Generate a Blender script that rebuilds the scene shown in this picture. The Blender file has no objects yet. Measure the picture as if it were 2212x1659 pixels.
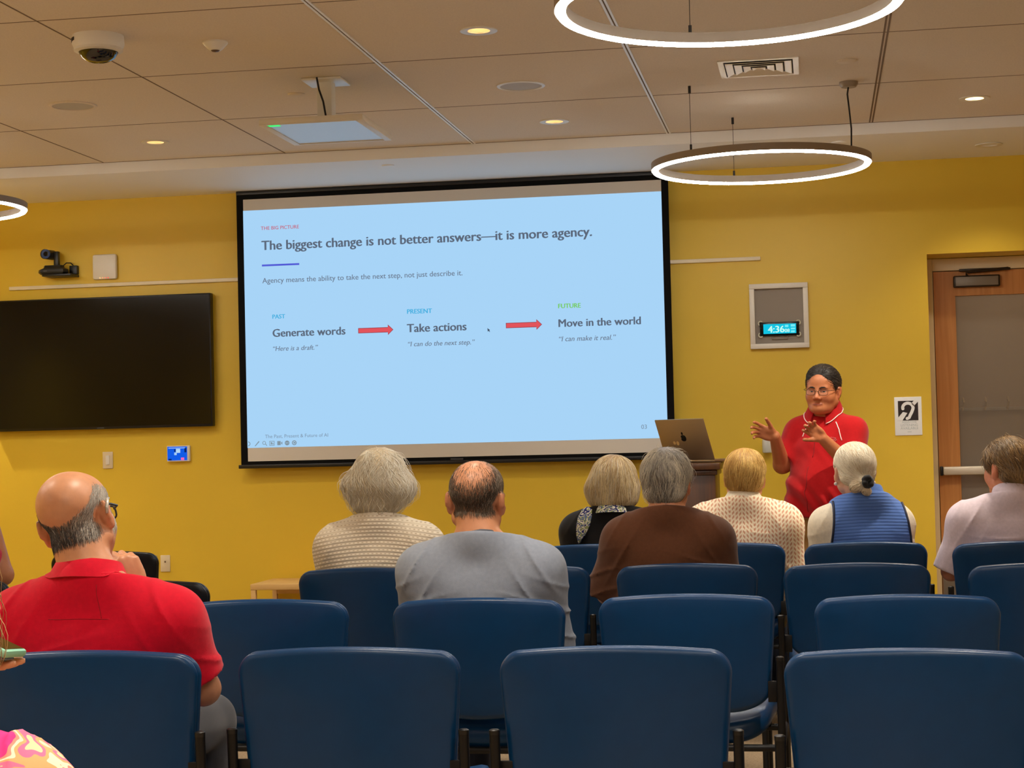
import bpy, bmesh, math, random
import numpy as np
from mathutils import Vector, Matrix
from math import radians, sin, cos, pi

# ------------------------------------------------------------------ camera, world, exposure
SC = bpy.context.scene
COL = SC.collection
EYE = 1.25
_r = Vector((0.98558242, 0.16748721, -0.02398604))
_u = Vector((0.0291570, -0.0284829, 0.99916895))
_f = Vector((-0.16666483, 0.98546271, 0.03295567))
cam = bpy.data.cameras.new('camera')
camo = bpy.data.objects.new('camera', cam)
COL.objects.link(camo)
camo.matrix_world = Matrix(((_r.x, _u.x, -_f.x, 0), (_r.y, _u.y, -_f.y, 0), (_r.z, _u.z, -_f.z, EYE), (0, 0, 0, 1)))
cam.sensor_fit = 'HORIZONTAL'
cam.sensor_width = 36.0
cam.lens = 36.0 * 3900.0 / 2212.0
cam.clip_start = 0.05
SC.camera = camo
wd = bpy.data.worlds.new('world')
SC.world = wd
wd.use_nodes = True
wd.node_tree.nodes['Background'].inputs[0].default_value = (1.0, 0.8, 0.6, 1)
wd.node_tree.nodes['Background'].inputs[1].default_value = 0.02
SC.view_settings.view_transform = 'Standard'
SC.view_settings.look = 'None'
SC.view_settings.gamma = 1.0
SC.view_settings.exposure = 0.0
SC.view_settings.use_curve_mapping = False
SC.cycles.use_denoising = True
SC.cycles.use_adaptive_sampling = True
SC.cycles.adaptive_threshold = 0.05
SC.cycles.max_bounces = 8
SC.cycles.diffuse_bounces = 4
SC.cycles.glossy_bounces = 3
SC.cycles.transmission_bounces = 6
SC.cycles.transparent_max_bounces = 8
SC.cycles.sample_clamp_indirect = 4.0
SC.cycles.caustics_reflective = False
SC.cycles.caustics_refractive = False

RING_POWER = 66.0        # radiance of the ring lamps' diffusers
RING_COL = (1.0, 0.95, 0.88)
DOWN_POWER = 50.0         # watts of an ordinary recessed downlight
DOWN_COL = (1.0, 0.88, 0.72)
SLIDE_GAIN = 1.0

YW = 9.42                # front wall plane
ZC, ZS = 2.705, 2.65     # tiled ceiling, bulkhead soffit
YE = 8.54                # where the tiles end at the bulkhead
XL, XR, YB = -5.6, 2.7, -3.2

# ------------------------------------------------------------------ colour + materials
def lin(c):
    return tuple(((v / 255.0) / 12.92 if v <= 10 else (((v / 255.0) + 0.055) / 1.055) ** 2.4) for v in c)

MATS = {}
def mat(name, rgb, rough=0.6, metal=0.0, spec=0.5, emit=None, estr=1.0, noise=0.0, nscale=40.0, bump=0.0, bscale=200.0,
        bdist=0.002, coat=0.0, trans=0.0, alpha=1.0, sheen=0.0, attr=None, sub=0.0):
    """Principled material; rgb in 0..255 sRGB; noise varies the colour, bump roughens it."""
    if name in MATS:
        return MATS[name]
    m = bpy.data.materials.new(name)
    m.use_nodes = True
    nt = m.node_tree
    b = nt.nodes['Principled BSDF']
    c = lin(rgb)
    b.inputs['Base Color'].default_value = (*c, 1)
    b.inputs['Roughness'].default_value = rough
    b.inputs['Metallic'].default_value = metal
    b.inputs['Specular IOR Level'].default_value = spec
    b.inputs['Coat Weight'].default_value = coat
    b.inputs['Transmission Weight'].default_value = trans
    b.inputs['Alpha'].default_value = alpha
    b.inputs['Sheen Weight'].default_value = sheen
    if sub:
        b.inputs['Subsurface Weight'].default_value = sub
        b.inputs['Subsurface Radius'].default_value = (0.012, 0.005, 0.003)
        b.inputs['Subsurface Scale'].default_value = 1.0
    tc = nt.nodes.new('ShaderNodeTexCoord')
    src = None
    if attr:
        at = nt.nodes.new('ShaderNodeAttribute'); at.attribute_name = attr
        src = at.outputs['Color']
        nt.links.new(src, b.inputs['Base Color'])
    if noise > 0:
        n = nt.nodes.new('ShaderNodeTexNoise')
        n.inputs['Scale'].default_value = nscale
        n.inputs['Detail'].default_value = 6
        nt.links.new(tc.outputs['Object'], n.inputs['Vector'])
        mr = nt.nodes.new('ShaderNodeMapRange')
        mr.inputs['From Min'].default_value = 0.3; mr.inputs['From Max'].default_value = 0.7
        mr.inputs['To Min'].default_value = 1 - noise; mr.inputs['To Max'].default_value = 1 + noise
        nt.links.new(n.outputs['Fac'], mr.inputs['Value'])
        mx = nt.nodes.new('ShaderNodeVectorMath'); mx.operation = 'SCALE'
        if src is None:
            mx.inputs[0].default_value = c
        else:
            nt.links.new(src, mx.inputs[0])
        nt.links.new(mr.outputs[0], mx.inputs['Scale'])
        nt.links.new(mx.outputs[0], b.inputs['Base Color'])
    if bump > 0:
        n2 = nt.nodes.new('ShaderNodeTexNoise')
        n2.inputs['Scale'].default_value = bscale
        n2.inputs['Detail'].default_value = 4
        nt.links.new(tc.outputs['Object'], n2.inputs['Vector'])
        bp = nt.nodes.new('ShaderNodeBump')
        bp.inputs['Strength'].default_value = bump
        bp.inputs['Distance'].default_value = bdist
        nt.links.new(n2.outputs['Fac'], bp.inputs['Height'])
        nt.links.new(bp.outputs[0], b.inputs['Normal'])
    if emit is not None:
        b.inputs['Emission Color'].default_value = (*emit, 1)
        b.inputs['Emission Strength'].default_value = estr
    MATS[name] = m
    return m

def emis(name, rgb, s=1.0):
    """Material of something that gives off light; rgb sRGB 0..255."""
    if name in MATS:
        return MATS[name]
    m = bpy.data.materials.new(name); m.use_nodes = True
    nt = m.node_tree; nt.nodes.clear()
    e = nt.nodes.new('ShaderNodeEmission'); o = nt.nodes.new('ShaderNodeOutputMaterial')
    e.inputs[0].default_value = (*lin(rgb), 1); e.inputs[1].default_value = s
    nt.links.new(e.outputs[0], o.inputs[0])
    MATS[name] = m
    return m

def wood(name, a, b_, axis='Z', scale=6.0, rough=0.45):
    if name in MATS:
        return MATS[name]
    m = mat(name, a, rough)
    nt = m.node_tree; b = nt.nodes['Principled BSDF']
    tc = nt.nodes.new('ShaderNodeTexCoord'); mp = nt.nodes.new('ShaderNodeMapping')
    st = {'X': (0.06, 1, 1), 'Y': (1, 0.06, 1), 'Z': (1, 1, 0.06)}[axis]
    mp.inputs['Scale'].default_value = tuple(s * scale for s in st)
    n = nt.nodes.new('ShaderNodeTexNoise'); n.inputs['Scale'].default_value = 5; n.inputs['Detail'].default_value = 8
    n.inputs['Distortion'].default_value = 0.6
    cr = nt.nodes.new('ShaderNodeValToRGB')
    cr.color_ramp.elements[0].position = 0.3; cr.color_ramp.elements[1].position = 0.72
    cr.color_ramp.elements[0].color = (*lin(a), 1); cr.color_ramp.elements[1].color = (*lin(b_), 1)
    nt.links.new(tc.outputs['Object'], mp.inputs[0]); nt.links.new(mp.outputs[0], n.inputs['Vector'])
    nt.links.new(n.outputs['Fac'], cr.inputs[0]); nt.links.new(cr.outputs[0], b.inputs['Base Color'])
    return m

M_WALL = mat('yellow_wall_paint', (228, 193, 60), 0.42, spec=0.35, noise=0.02, nscale=3, bump=0.05, bscale=350, bdist=0.001)
M_SIDE = mat('cream_wall_paint', (226, 208, 168), 0.6, noise=0.02, nscale=3)
M_TILE = mat('acoustic_ceiling_tile', (226, 214, 198), 0.9, spec=0.1, noise=0.05, nscale=160, bump=0.25, bscale=500, bdist=0.002)
M_SOFFIT = mat('white_soffit_paint', (240, 238, 234), 0.6, spec=0.3)
M_FLOOR = mat('beige_carpet', (170, 148, 120), 0.95, spec=0.1, noise=0.25, nscale=120, bump=0.6, bscale=600, bdist=0.004)
M_WHITE = mat('white_plastic', (232, 228, 218), 0.4)
M_WHITEP = mat('white_painted_metal', (228, 222, 208), 0.35, spec=0.5)
M_GRILLE = mat('grey_speaker_grille', (190, 184, 176), 0.6, bump=0.5, bscale=900)
M_BLACK = mat('black_plastic', (14, 14, 15), 0.4)
M_BLKM = mat('black_fabric_border', (9, 9, 10), 0.75, spec=0.15)
M_GAP = mat('ceiling_joint', (120, 98, 74), 0.8)
M_TBAR = mat('white_grid_tee', (240, 236, 228), 0.35)
M_TUBE = mat('black_powder_coated_steel', (9, 9, 11), 0.45, spec=0.35, bump=0.1, bscale=900, bdist=0.0005)
M_STEEL = mat('brushed_steel', (176, 172, 164), 0.32, metal=1.0)
M_ALU = mat('anodised_aluminium', (168, 150, 124), 0.4, metal=0.85)
M_GLASS = mat('clear_glass', (255, 255, 255), 0.03, spec=0.5, alpha=0.16)

# ------------------------------------------------------------------ mesh building
class MB:
    """Collects vertices and faces of ONE part."""
    def __init__(s):
        s.v = []; s.f = []; s.m = []; s.cur = 0
    def add(s, vs, fs, m=None):
        o = len(s.v)
        s.v.extend([tuple(p) for p in vs])
        s.f.extend([tuple(i + o for i in f) for f in fs])
        s.m.extend([s.cur if m is None else m] * len(fs))
        return s
    def box(s, lo, hi, bev=0.0, seg=2, rot=None, at=(0, 0, 0)):
        bm = bmesh.new()
        bmesh.ops.create_cube(bm, size=1.0)
        c = [(a + b) / 2 for a, b in zip(lo, hi)]; d = [abs(b - a) for a, b in zip(lo, hi)]
        for v in bm.verts:
            v.co = Vector((v.co.x * d[0], v.co.y * d[1], v.co.z * d[2])) + Vector(c)
        if bev > 0:
            bmesh.ops.bevel(bm, geom=list(bm.edges), offset=min(bev, 0.49 * min(d)), segments=seg, profile=0.5, affect='EDGES')
        if rot is not None:
            bm.transform(Matrix.Translation(Vector(at)) @ rot.to_4x4())
        elif at != (0, 0, 0):
            bm.transform(Matrix.Translation(Vector(at)))
        bm.verts.ensure_lookup_table()
        s.add([v.co[:] for v in bm.verts], [[v.index for v in f.verts] for f in bm.faces])
        bm.free(); return s
    def lathe(s, prof, n=32, at=(0, 0, 0), rot=None, close=False):
        vs, fs = [], []
        k = len(prof)
        for i in range(n):
            a = 2 * pi * i / n
            for r, z in prof:
                p = Vector((r * cos(a), r * sin(a), z))
                if rot is not None: p = rot @ p
                vs.append(tuple(p + Vector(at)))
        for i in range(n):
            j = (i + 1) % n
            for q in range(k if close else k - 1):
                w = (q + 1) % k
                fs.append((i * k + q, j * k + q, j * k + w, i * k + w))
        return s.add(vs, fs)
    def tube(s, pts, r, n=10, cap=True, closed=False):
        pts = [Vector(p) for p in pts]
        rs = r if isinstance(r, (list, tuple)) else [r] * len(pts)
        vs, fs = [], []
        prev = None
        L = len(pts)
        for i, p in enumerate(pts):
            if closed: t = pts[(i + 1) % L] - pts[i - 1]
            else: t = (pts[min(i + 1, L - 1)] - pts[max(i - 1, 0)])
            t.normalize()
            if prev is None:
                a = Vector((0, 0, 1)) if abs(t.z) < 0.9 else Vector((1, 0, 0))
                x = t.cross(a).normalized()
            else:
                x = (prev - t * prev.dot(t)).normalized()
            prev = x
            y = t.cross(x)
            for k in range(n):
                a = 2 * pi * k / n
                vs.append(tuple(p + (x * cos(a) + y * sin(a)) * rs[i]))
        for i in range(L if closed else L - 1):
            j = (i + 1) % L
            for k in range(n):
                k2 = (k + 1) % n
                fs.append((i * n + k, i * n + k2, j * n + k2, j * n + k))
        if cap and not closed:
            fs.append(tuple(range(n - 1, -1, -1)))
            fs.append(tuple((L - 1) * n + k for k in range(n)))
        return s.add(vs, fs)
    def prism(s, poly, y0, y1):
        """polygon in x,z extruded along y"""
        n = len(poly)
        vs = [(x, y0, z) for x, z in poly] + [(x, y1, z) for x, z in poly]
        fs = [tuple(range(n)), tuple(range(2 * n - 1, n - 1, -1))]
        fs += [(i, i + n, (i + 1) % n + n, (i + 1) % n) for i in range(n)]
        return s.add(vs, fs)
    def loops(s, loops, cap0=True, cap1=True):
        n = len(loops[0]); vs = [p for l in loops for p in l]; fs = []
        for i in range(len(loops) - 1):
            for k in range(n):
                k2 = (k + 1) % n
                fs.append((i * n + k, i * n + k2, (i + 1) * n + k2, (i + 1) * n + k))
        if cap0: fs.append(tuple(range(n - 1, -1, -1)))
        if cap1: fs.append(tuple((len(loops) - 1) * n + k for k in range(n)))
        return s.add(vs, fs)

def smooth_mesh(me, ang=40):
    me.shade_smooth()
    if ang < 180:
        me.set_sharp_from_angle(angle=radians(ang))

def obj(name, mb, mats, parent=None, ang=40, loc=None):
    me = bpy.data.meshes.new(name)
    me.from_pydata(mb.v, [], mb.f)
    if not isinstance(mats, (list, tuple)): mats = [mats]
    for m in mats: me.materials.append(m)
    if len(mats) > 1:
        me.polygons.foreach_set('material_index', mb.m)
    bm = bmesh.new(); bm.from_mesh(me)
    bmesh.ops.recalc_face_normals(bm, faces=bm.faces)
    bm.to_mesh(me); bm.free()
    smooth_mesh(me, ang)
    o = bpy.data.objects.new(name, me); COL.objects.link(o)
    if parent is not None: o.parent = parent
    if loc is not None: o.location = loc
    return o

def tag(o, label=None, cat=None, group=None, kind=None):
    if label: o['label'] = label
    if cat: o['category'] = cat
    if group: o['group'] = group
    if kind: o['kind'] = kind
    return o

def thing(name, label, cat, loc=(0, 0, 0), rz=0.0, group=None):
    o = bpy.data.objects.new(name, None); COL.objects.link(o)
    o.empty_display_size = 0.05
    o.location = loc; o.rotation_euler = (0, 0, rz)
    return tag(o, label, cat, group)

def struct(name, mb, mats, parent=None, ang=30):
    o = obj(name, mb, mats, parent, ang)
    if parent is None: o['kind'] = 'structure'
    return o

def dup(root, loc, rz=0.0, label=None, group=None):
    r = root.copy(); COL.objects.link(r)
    r.location = loc; r.rotation_euler = (0, 0, rz)
    if label: r['label'] = label
    if group: r['group'] = group
    for ch in list(root.children):
        c = ch.copy(); COL.objects.link(c); c.parent = r
        for g in list(ch.children):
            d = g.copy(); COL.objects.link(d); d.parent = c
    return r

def text_mb(body, width=None, height=None, bold=0.0, shear=0.0, sx=1.0, extr=0.0):
    """Lettering with the built-in font, as faces in x,z centred on y=0, lower-left at the origin."""
    cu = bpy.data.curves.new('lettering', 'FONT')
    cu.body = body; cu.size = 1.0; cu.shear = shear; cu.resolution_u = 3
    o = bpy.data.objects.new('lettering', cu); COL.objects.link(o)
    bpy.context.view_layer.update()
    me = bpy.data.meshes.new_from_object(o.evaluated_get(bpy.context.evaluated_depsgraph_get()))
    bpy.data.objects.remove(o); bpy.data.curves.remove(cu)
    v = np.array([p.co[:] for p in me.vertices]) if len(me.vertices) else np.zeros((1, 3))
    x0, x1, y0, y1 = v[:, 0].min(), v[:, 0].max(), v[:, 1].min(), v[:, 1].max()
    s = width / (x1 - x0) if width else height / (y1 - y0)
    s2 = (height / (y1 - y0)) if (width and height) else s
    mb = MB()
    fs = [tuple(f.vertices) for f in me.polygons]
    for k, d in enumerate((0.0,) if bold <= 0 else (-bold, 0.0, bold)):
        mb.add([((p[0] - x0 + d) * s * sx, -0.00002 * k, (p[1] + (0.4 * d if k else 0)) * s2) for p in v], fs)
    bpy.data.meshes.remove(me)
    return mb

def put(mb, x=0, y=0, z=0):
    mb.v = [(a + x, b + y, c + z) for a, b, c in mb.v]
    return mb
# ------------------------------------------------------------------ the room
def W(x, z, Y):
    """a point measured on the front wall plane, seen at another depth Y"""
    k = Y / YW
    return x * k, EYE + (z - EYE) * k

YD = 9.70                                   # door leaf plane
DX0, DX1, DZ = 0.57, 1.56, 2.165            # doorway in the wall
mb = MB()
mb.box((XL, YW, 0), (DX0, YW + 0.34, ZS + 0.1))
mb.box((DX1, YW, 0), (XR, YW + 0.34, ZS + 0.1))
mb.box((DX0, YW, DZ), (DX1, YW + 0.34, ZS + 0.1))
struct('wall_front', mb, M_WALL)
struct('floor', MB().box((XL - 0.1, YB - 0.1, -0.1), (XR + 0.1, YW + 2.4, 0)), M_FLOOR)
struct('wall_left', MB().box((XL - 0.1, YB, 0), (XL, YW + 0.1, ZC + 0.1)), M_WALL)
struct('wall_right', MB().box((XR, YB, 0), (XR + 0.1, YW + 0.1, ZC + 0.1)), M_SIDE)
struct('wall_back', MB().box((XL, YB - 0.1, 0), (XR, YB, ZC + 0.1)), M_SIDE)
struct('ceiling_soffit', MB().box((XL, YE, ZS), (XR, YW + 0.02, ZC + 0.02)), M_SOFFIT)

DOWN = [(-3.03, 8.04), (-1.14, 8.06), (0.711, 8.05), (-1.137, 6.2), (-3.03, 6.2 - 1.85), (-1.137, 4.35), (0.711, 4.35),
        (-3.03, 2.5), (-1.137, 2.5), (0.711, 2.5), (-1.137, 0.65), (0.711, 0.65), (-3.03, 0.65), (-1.137, -1.2), (0.711, -1.2), (-4.9, 6.2), (-4.9, 2.5)]
def plate_with_holes(x0, x1, y0, y1, z, holes, half=0.038):
    xs = sorted({x0, x1, *[h[0] - half for h in holes], *[h[0] + half for h in holes]})
    ys = sorted({y0, y1, *[h[1] - half for h in holes], *[h[1] + half for h in holes]})
    mb = MB()
    for a, b in zip(xs, xs[1:]):
        for c, d in zip(ys, ys[1:]):
            mx, my = (a + b) / 2, (c + d) / 2
            if any(abs(mx - h[0]) < half and abs(my - h[1]) < half for h in holes): continue
            mb.add([(a, c, z), (b, c, z), (b, d, z), (a, d, z)], [(0, 3, 2, 1)])
    return mb
struct('ceiling', plate_with_holes(XL, XR, YB, YE, ZC, DOWN), M_TILE)
struct('ceiling_slab', MB().box((XL - 0.1, YB - 0.1, ZC + 0.13), (XR + 0.1, YE + 0.2, ZC + 0.2)), M_SOFFIT)

# ceiling grid: wide white tees and narrow reveals
xj = [-3.49 + 0.943 * k for k in range(-2, 7)]
yj = [YE - 0.957 * k for k in range(1, 13)]
tee, gap = MB(), MB()
for x in xj:
    if abs(x + 1.604) < 0.02 or abs(x + 0.661) < 0.02:
        tee.box((x - 0.011, YB, ZC - 0.003), (x - 0.003, YE, ZC + 0.001)); tee.box((x + 0.003, YB, ZC - 0.003), (x + 0.011, YE, ZC + 0.001))
        gap.box((x - 0.003, YB, ZC - 0.0005), (x + 0.003, YE, ZC + 0.001))
    elif abs(x - 0.282) < 0.02:
        gap.box((x - 0.010, YB, ZC - 0.001), (x - 0.003, YE, ZC + 0.001)); gap.box((x + 0.003, YB, ZC - 0.001), (x + 0.010, YE, ZC + 0.001))
    else:
        gap.box((x - 0.003, YB, ZC - 0.001), (x + 0.003, YE, ZC + 0.001))
for y in yj:
    gap.box((XL, y - 0.003, ZC - 0.0008), (XR, y + 0.003, ZC + 0.001))
gap.box((XL, YE - 0.006, ZC - 0.0012), (XR, YE, ZC + 0.001))
struct('trim_1', tee, M_TBAR)
struct('trim_2', gap, M_GAP)
base = MB()
base.box((XL, YW - 0.012, 0), (DX0 - 0.005, YW - 0.001, 0.1), 0.003)
base.box((DX1 + 0.005, YW - 0.012, 0), (XR, YW - 0.001, 0.1), 0.003)
struct('baseboard_front', base, mat('dark_rubber_base', (60, 52, 44), 0.6))

# -------------------------------------------------- lamps
M_LENS = emis('warm_lamp_lens', (255, 214, 160), 7.0)
M_REFL = mat('satin_reflector', (246, 226, 196), 0.35)
def downlight(x, y, z, label, power, seen, trim_mat=M_WHITEP, lens=None):
    t = thing('recessed_downlight', label, 'ceiling light', (x, y, z), 0, 'recessed downlights in the ceiling')
    obj('trim_ring', MB().lathe([(0.066, 0.0), (0.066, -0.004), (0.058, -0.006), (0.040, -0.003), (0.040, 0.0)], 40, close=True), trim_mat, t)
    obj('reflector', MB().lathe([(0.040, 0.0), (0.037, 0.02), (0.033, 0.045), (0.033, 0.047)], 32), M_REFL, t)
    obj('lens', MB().lathe([(0.0005, 0.045), (0.033, 0.045)], 32), lens or M_LENS, t)
    ld = bpy.data.lights.new('downlight_lamp', 'SPOT')
    ld.energy = power; ld.color = DOWN_COL; ld.spot_size = radians(105); ld.spot_blend = 0.8; ld.shadow_soft_size = 0.03
    lo = bpy.data.objects.new('downlight_lamp', ld); COL.objects.link(lo); lo.parent = t
    lo.location = (0, 0, -0.012)
    return t
M_LENS2 = emis('bright_lamp_lens', (255, 226, 180), 30.0)
DL_LABEL = {0: 'small recessed downlight to the left of the ceiling projector', 1: 'recessed downlight between the projector and the small ring lamp',
            2: 'brightly lit recessed downlight above the doorway in the tiled ceiling', 3: 'recessed downlight with white trim beside the big ring lamp'}
for i, (x, y) in enumerate(DOWN):
    downlight(x, y, ZC, DL_LABEL.get(i, 'recessed downlight in the tiled ceiling over the back rows of seats'),
              DOWN_POWER * (2.8 if i == 2 else 2.2 if i >= 4 else 1.0), i < 4, lens=M_LENS2 if i == 2 else None)
t = downlight(0.857, 9.02, ZS - 0.001, 'recessed downlight in the white soffit close to the yellow wall', DOWN_POWER * 0.35, True)
downlight(-5.10, 9.05, ZS - 0.001, 'recessed downlight in the soffit at the left end of the yellow wall', DOWN_POWER * 2.2, False)

def arc(cx, cy, z, r, n=96):
    return [(cx + r * cos(2 * pi * k / n), cy + r * sin(2 * pi * k / n), z) for k in range(n)]
M_RING = emis('ring_diffuser', (255, 255, 255), 1.0)
MATS['ring_diffuser'].node_tree.nodes['Emission'].inputs[0].default_value = (*RING_COL, 1)
MATS['ring_diffuser'].node_tree.nodes['Emission'].inputs[1].default_value = RING_POWER
M_RINGH = mat('taupe_painted_aluminium', (150, 136, 120), 0.5, metal=0.2)
M_CORD = mat('black_cord', (24, 20, 18), 0.6)
def ring_lamp(cx, cy, z, R, label, angs, cord):
    t = thing('ring_pendant_lamp', label, 'pendant lamp', (cx, cy, z), 0, 'glowing ring pendants under the ceiling')
    obj('housing', MB().lathe([(R - 0.014, -0.004), (R - 0.016, -0.004), (R - 0.016, 0.026), (R + 0.016, 0.026), (R + 0.016, -0.004), (R + 0.014, -0.004), (R + 0.014, 0.004), (R - 0.014, 0.004)], 120, close=True), M_RINGH, t)
    obj('diffuser', MB().lathe([(R - 0.0138, 0.003), (R - 0.0138, -0.0038), (R - 0.0085, -0.0115), (R - 0.004, -0.0135), (R + 0.004, -0.0135), (R + 0.0085, -0.0115), (R + 0.0138, -0.0038), (R + 0.0138, 0.003)], 120, close=True), M_RING, t)
    for a in angs:
        a = radians(a); x, y = R * cos(a), R * sin(a); h = ZC - z
        w = obj('suspension_wire', MB().tube([(x, y, 0.024), (x, y, h)], 0.0012, 6), M_CORD, t)
        obj('wire_mount', MB().tube([(x, y, h - 0.03), (x, y, h - 0.001)], 0.006, 10), M_CORD, w)
        obj('wire_ferrule', MB().tube([(x, y, 0.024), (x, y, 0.050)], 0.005, 10), M_CORD, w)
    a = radians(cord); x, y = R * cos(a), R * sin(a); h = ZC - z
    obj('ceiling_canopy', MB().lathe([(0.0, h - 0.022), (0.03, h - 0.022), (0.038, h - 0.012), (0.038, h)], 32, at=(x, y, 0)), M_RINGH, t)
    obj('power_cord', MB().tube([(x + 0.004, y, 0.022), (x + 0.006, y, 0.10), (x + 0.0, y, h * 0.6), (x - 0.006, y, h - 0.05), (x - 0.001, y, h - 0.02)], 0.0035, 8), M_CORD, t)
    return t
ring_lamp(-0.212, 7.78, 2.412, 0.452, 'smaller looking ring lamp hanging over the right corner of the projection screen', (233, 107), -34)
ring_lamp(-0.205, 4.84, 2.412, 0.452, 'large looking ring lamp cut off by the top of the view', (233, 107), -34)
ring_lamp(-4.085, 7.82, 2.412, 0.452, 'ring lamp whose glowing tip shows above the wall television', (233, 107), -34)
for x, y, w in ((-4.085, 4.84, 'left of the third row'), (-0.205, 1.9, 'behind the last row'), (-4.085, 1.9, 'at the back on the left')):
    ring_lamp(x, y, 2.412, 0.452, 'ring lamp hanging ' + w, (233, 107), -34)

# -------------------------------------------------- ceiling fittings
t = thing('dome_camera', 'white ceiling security camera with black tinted dome', 'security camera', (-2.437, 5.93, ZC))
obj('base', MB().lathe([(0.088, 0.0), (0.09, -0.03), (0.082, -0.048), (0.066, -0.055), (0.060, -0.05)], 40), M_WHITE, t)
obj('dome', MB().lathe([(0.068, -0.05), (0.066, -0.062), (0.056, -0.078), (0.038, -0.089), (0.02, -0.094), (0.0005, -0.095)], 40),
    mat('tinted_dome', (10, 10, 11), 0.06, spec=0.8), t)
obj('dome_rim', MB().lathe([(0.084, -0.046), (0.084, -0.054), (0.068, -0.058), (0.066, -0.05)], 40, close=True), M_WHITE, t)
sl = MB()
for a in (200, 212, 222): sl.box((0.089, -0.006, -0.024), (0.0915, 0.006, -0.012), rot=Matrix.Rotation(radians(a), 3, 'Z'))
obj('vent_slot', sl, M_BLACK, t)

t = thing('motion_sensor', 'small white cone-shaped sensor on the ceiling right of the dome camera', 'sensor', (-2.08, 6.13, ZC))
obj('body', MB().lathe([(0.045, 0), (0.045, -0.005), (0.028, -0.024), (0.02, -0.03), (0.0005, -0.03)], 28), M_WHITE, t)
obj('lens', MB().lathe([(0.016, -0.030), (0.012, -0.034), (0.0005, -0.036)], 20), mat('brown_lens', (90, 70, 58), 0.3), t)

for (x, y, r, lab) in ((-3.03, 7.09, 0.098, 'flat round ceiling speaker above the wall television'), (-1.153, 7.21, 0.098, 'round ceiling speaker with white rim between the ring lamp and projector')):
    t = thing('ceiling_speaker', lab, 'speaker', (x, y, ZC), 0, 'round ceiling speakers')
    obj('rim', MB().lathe([(r, 0), (r, -0.004), (r - 0.012, -0.006), (r - 0.013, -0.002)], 48), M_WHITEP if x > -2 else M_TILE, t)
    obj('grille', MB().lathe([(r - 0.012, -0.003), (r * 0.5, -0.005), (0.0005, -0.0055)], 48), M_GRILLE, t)
for (x, y, z, r, lab) in ((-2.073, 7.12, ZC, 0.035, 'flat sprinkler cover plate behind the projector'), (0.149, 7.09, ZC, 0.04, 'flat sprinkler cover plate right of the air vent'),
                          (-2.076, 8.73, ZS, 0.032, 'sprinkler cover plate in the soffit over the projection screen'), (0.135, 8.72, ZS, 0.036, 'sprinkler cover plate in the soffit behind the ring lamp')):
    o = obj('sprinkler_cover', MB().lathe([(r, 0), (r, -0.003), (r * 0.9, -0.006), (0.0005, -0.0065)], 32), M_SOFFIT if z < ZC else M_TILE, loc=(x, y, z))
    tag(o, lab, 'sprinkler cover', 'sprinkler cover plates')

# air vent: nested louvre frames
t = thing('air_vent', 'rectangular louvred air vent in the ceiling', 'air vent', (-0.19, 7.125, ZC))
fr = MB()
def rect_frame(mb, w, d, th, z0, z1):
    mb.box((-w, -d, z0), (w, -d + th, z1)); mb.box((-w, d - th, z0), (w, d, z1))
    mb.box((-w, -d + th, z0), (-w + th, d - th, z1)); mb.box((w - th, -d + th, z0), (w, d - th, z1))
rect_frame(fr, 0.155, 0.165, 0.022, -0.004, 0.0)
obj('frame', fr, M_WHITEP, t)
for k in range(4):
    s = 0.128 - k * 0.034
    def lp(w, z): return [(-w, -w, z), (w, -w, z), (w, w, z), (-w, w, z)]
    obj('louvre', MB().loops([lp(s, -0.006), lp(s - 0.026, -0.001), lp(s - 0.028, -0.001), lp(s - 0.002, -0.008)], False, False).loops([lp(s, -0.006), lp(s - 0.002, -0.008)], False, False), M_WHITEP, t, ang=20)
obj('throat', MB().box((-0.134, -0.144, -0.0008), (0.134, 0.144, 0.0)), mat('dark_duct', (30, 26, 22), 0.8), t)

# projector hung under the ceiling
t = thing('ceiling_projector', 'flat white projector hanging under the ceiling with a green light', 'projector', (-1.886, 6.9, 2.5))
obj('body', MB().box((-0.205, -0.24, 0.0), (0.205, 0.24, 0.022), 0.003), M_WHITEP, t)
rim = MB()
rim.box((-0.205, -0.24, -0.004), (-0.178, 0.24, 0.0005), 0.001); rim.box((0.178, -0.24, -0.004), (0.205, 0.24, 0.0005), 0.001)
rim.box((-0.178, 0.225, -0.004), (0.178, 0.24, 0.0005), 0.001); rim.box((-0.178, -0.24, -0.004), (0.178, -0.235, 0.0005), 0.001)
obj('edge_rim', rim, M_WHITE, t)
obj('underside', MB().box((-0.178, -0.235, -0.001), (0.178, 0.225, 0.001)), mat('pale_grey_panel', (206, 208, 210), 0.22, spec=0.7), t)
obj('status_light', MB().box((-0.175, -0.225, -0.003), (-0.13, -0.195, 0.0), 0.002), emis('green_led', (70, 240, 120), 1.1), t)
obj('mount', MB().box((-0.03, -0.03, 0.022), (0.03, 0.03, 0.2045), 0.003).box((-0.08, -0.08, 0.196), (0.08, 0.08, 0.2045), 0.002), M_WHITEP, t)
obj('cable', MB().tube([(-0.01, -0.1, 0.2), (0.0, -0.105, 0.15), (0.02, -0.12, 0.10), (0.035, -0.13, 0.023)], 0.004, 8), M_BLACK, t)

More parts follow.
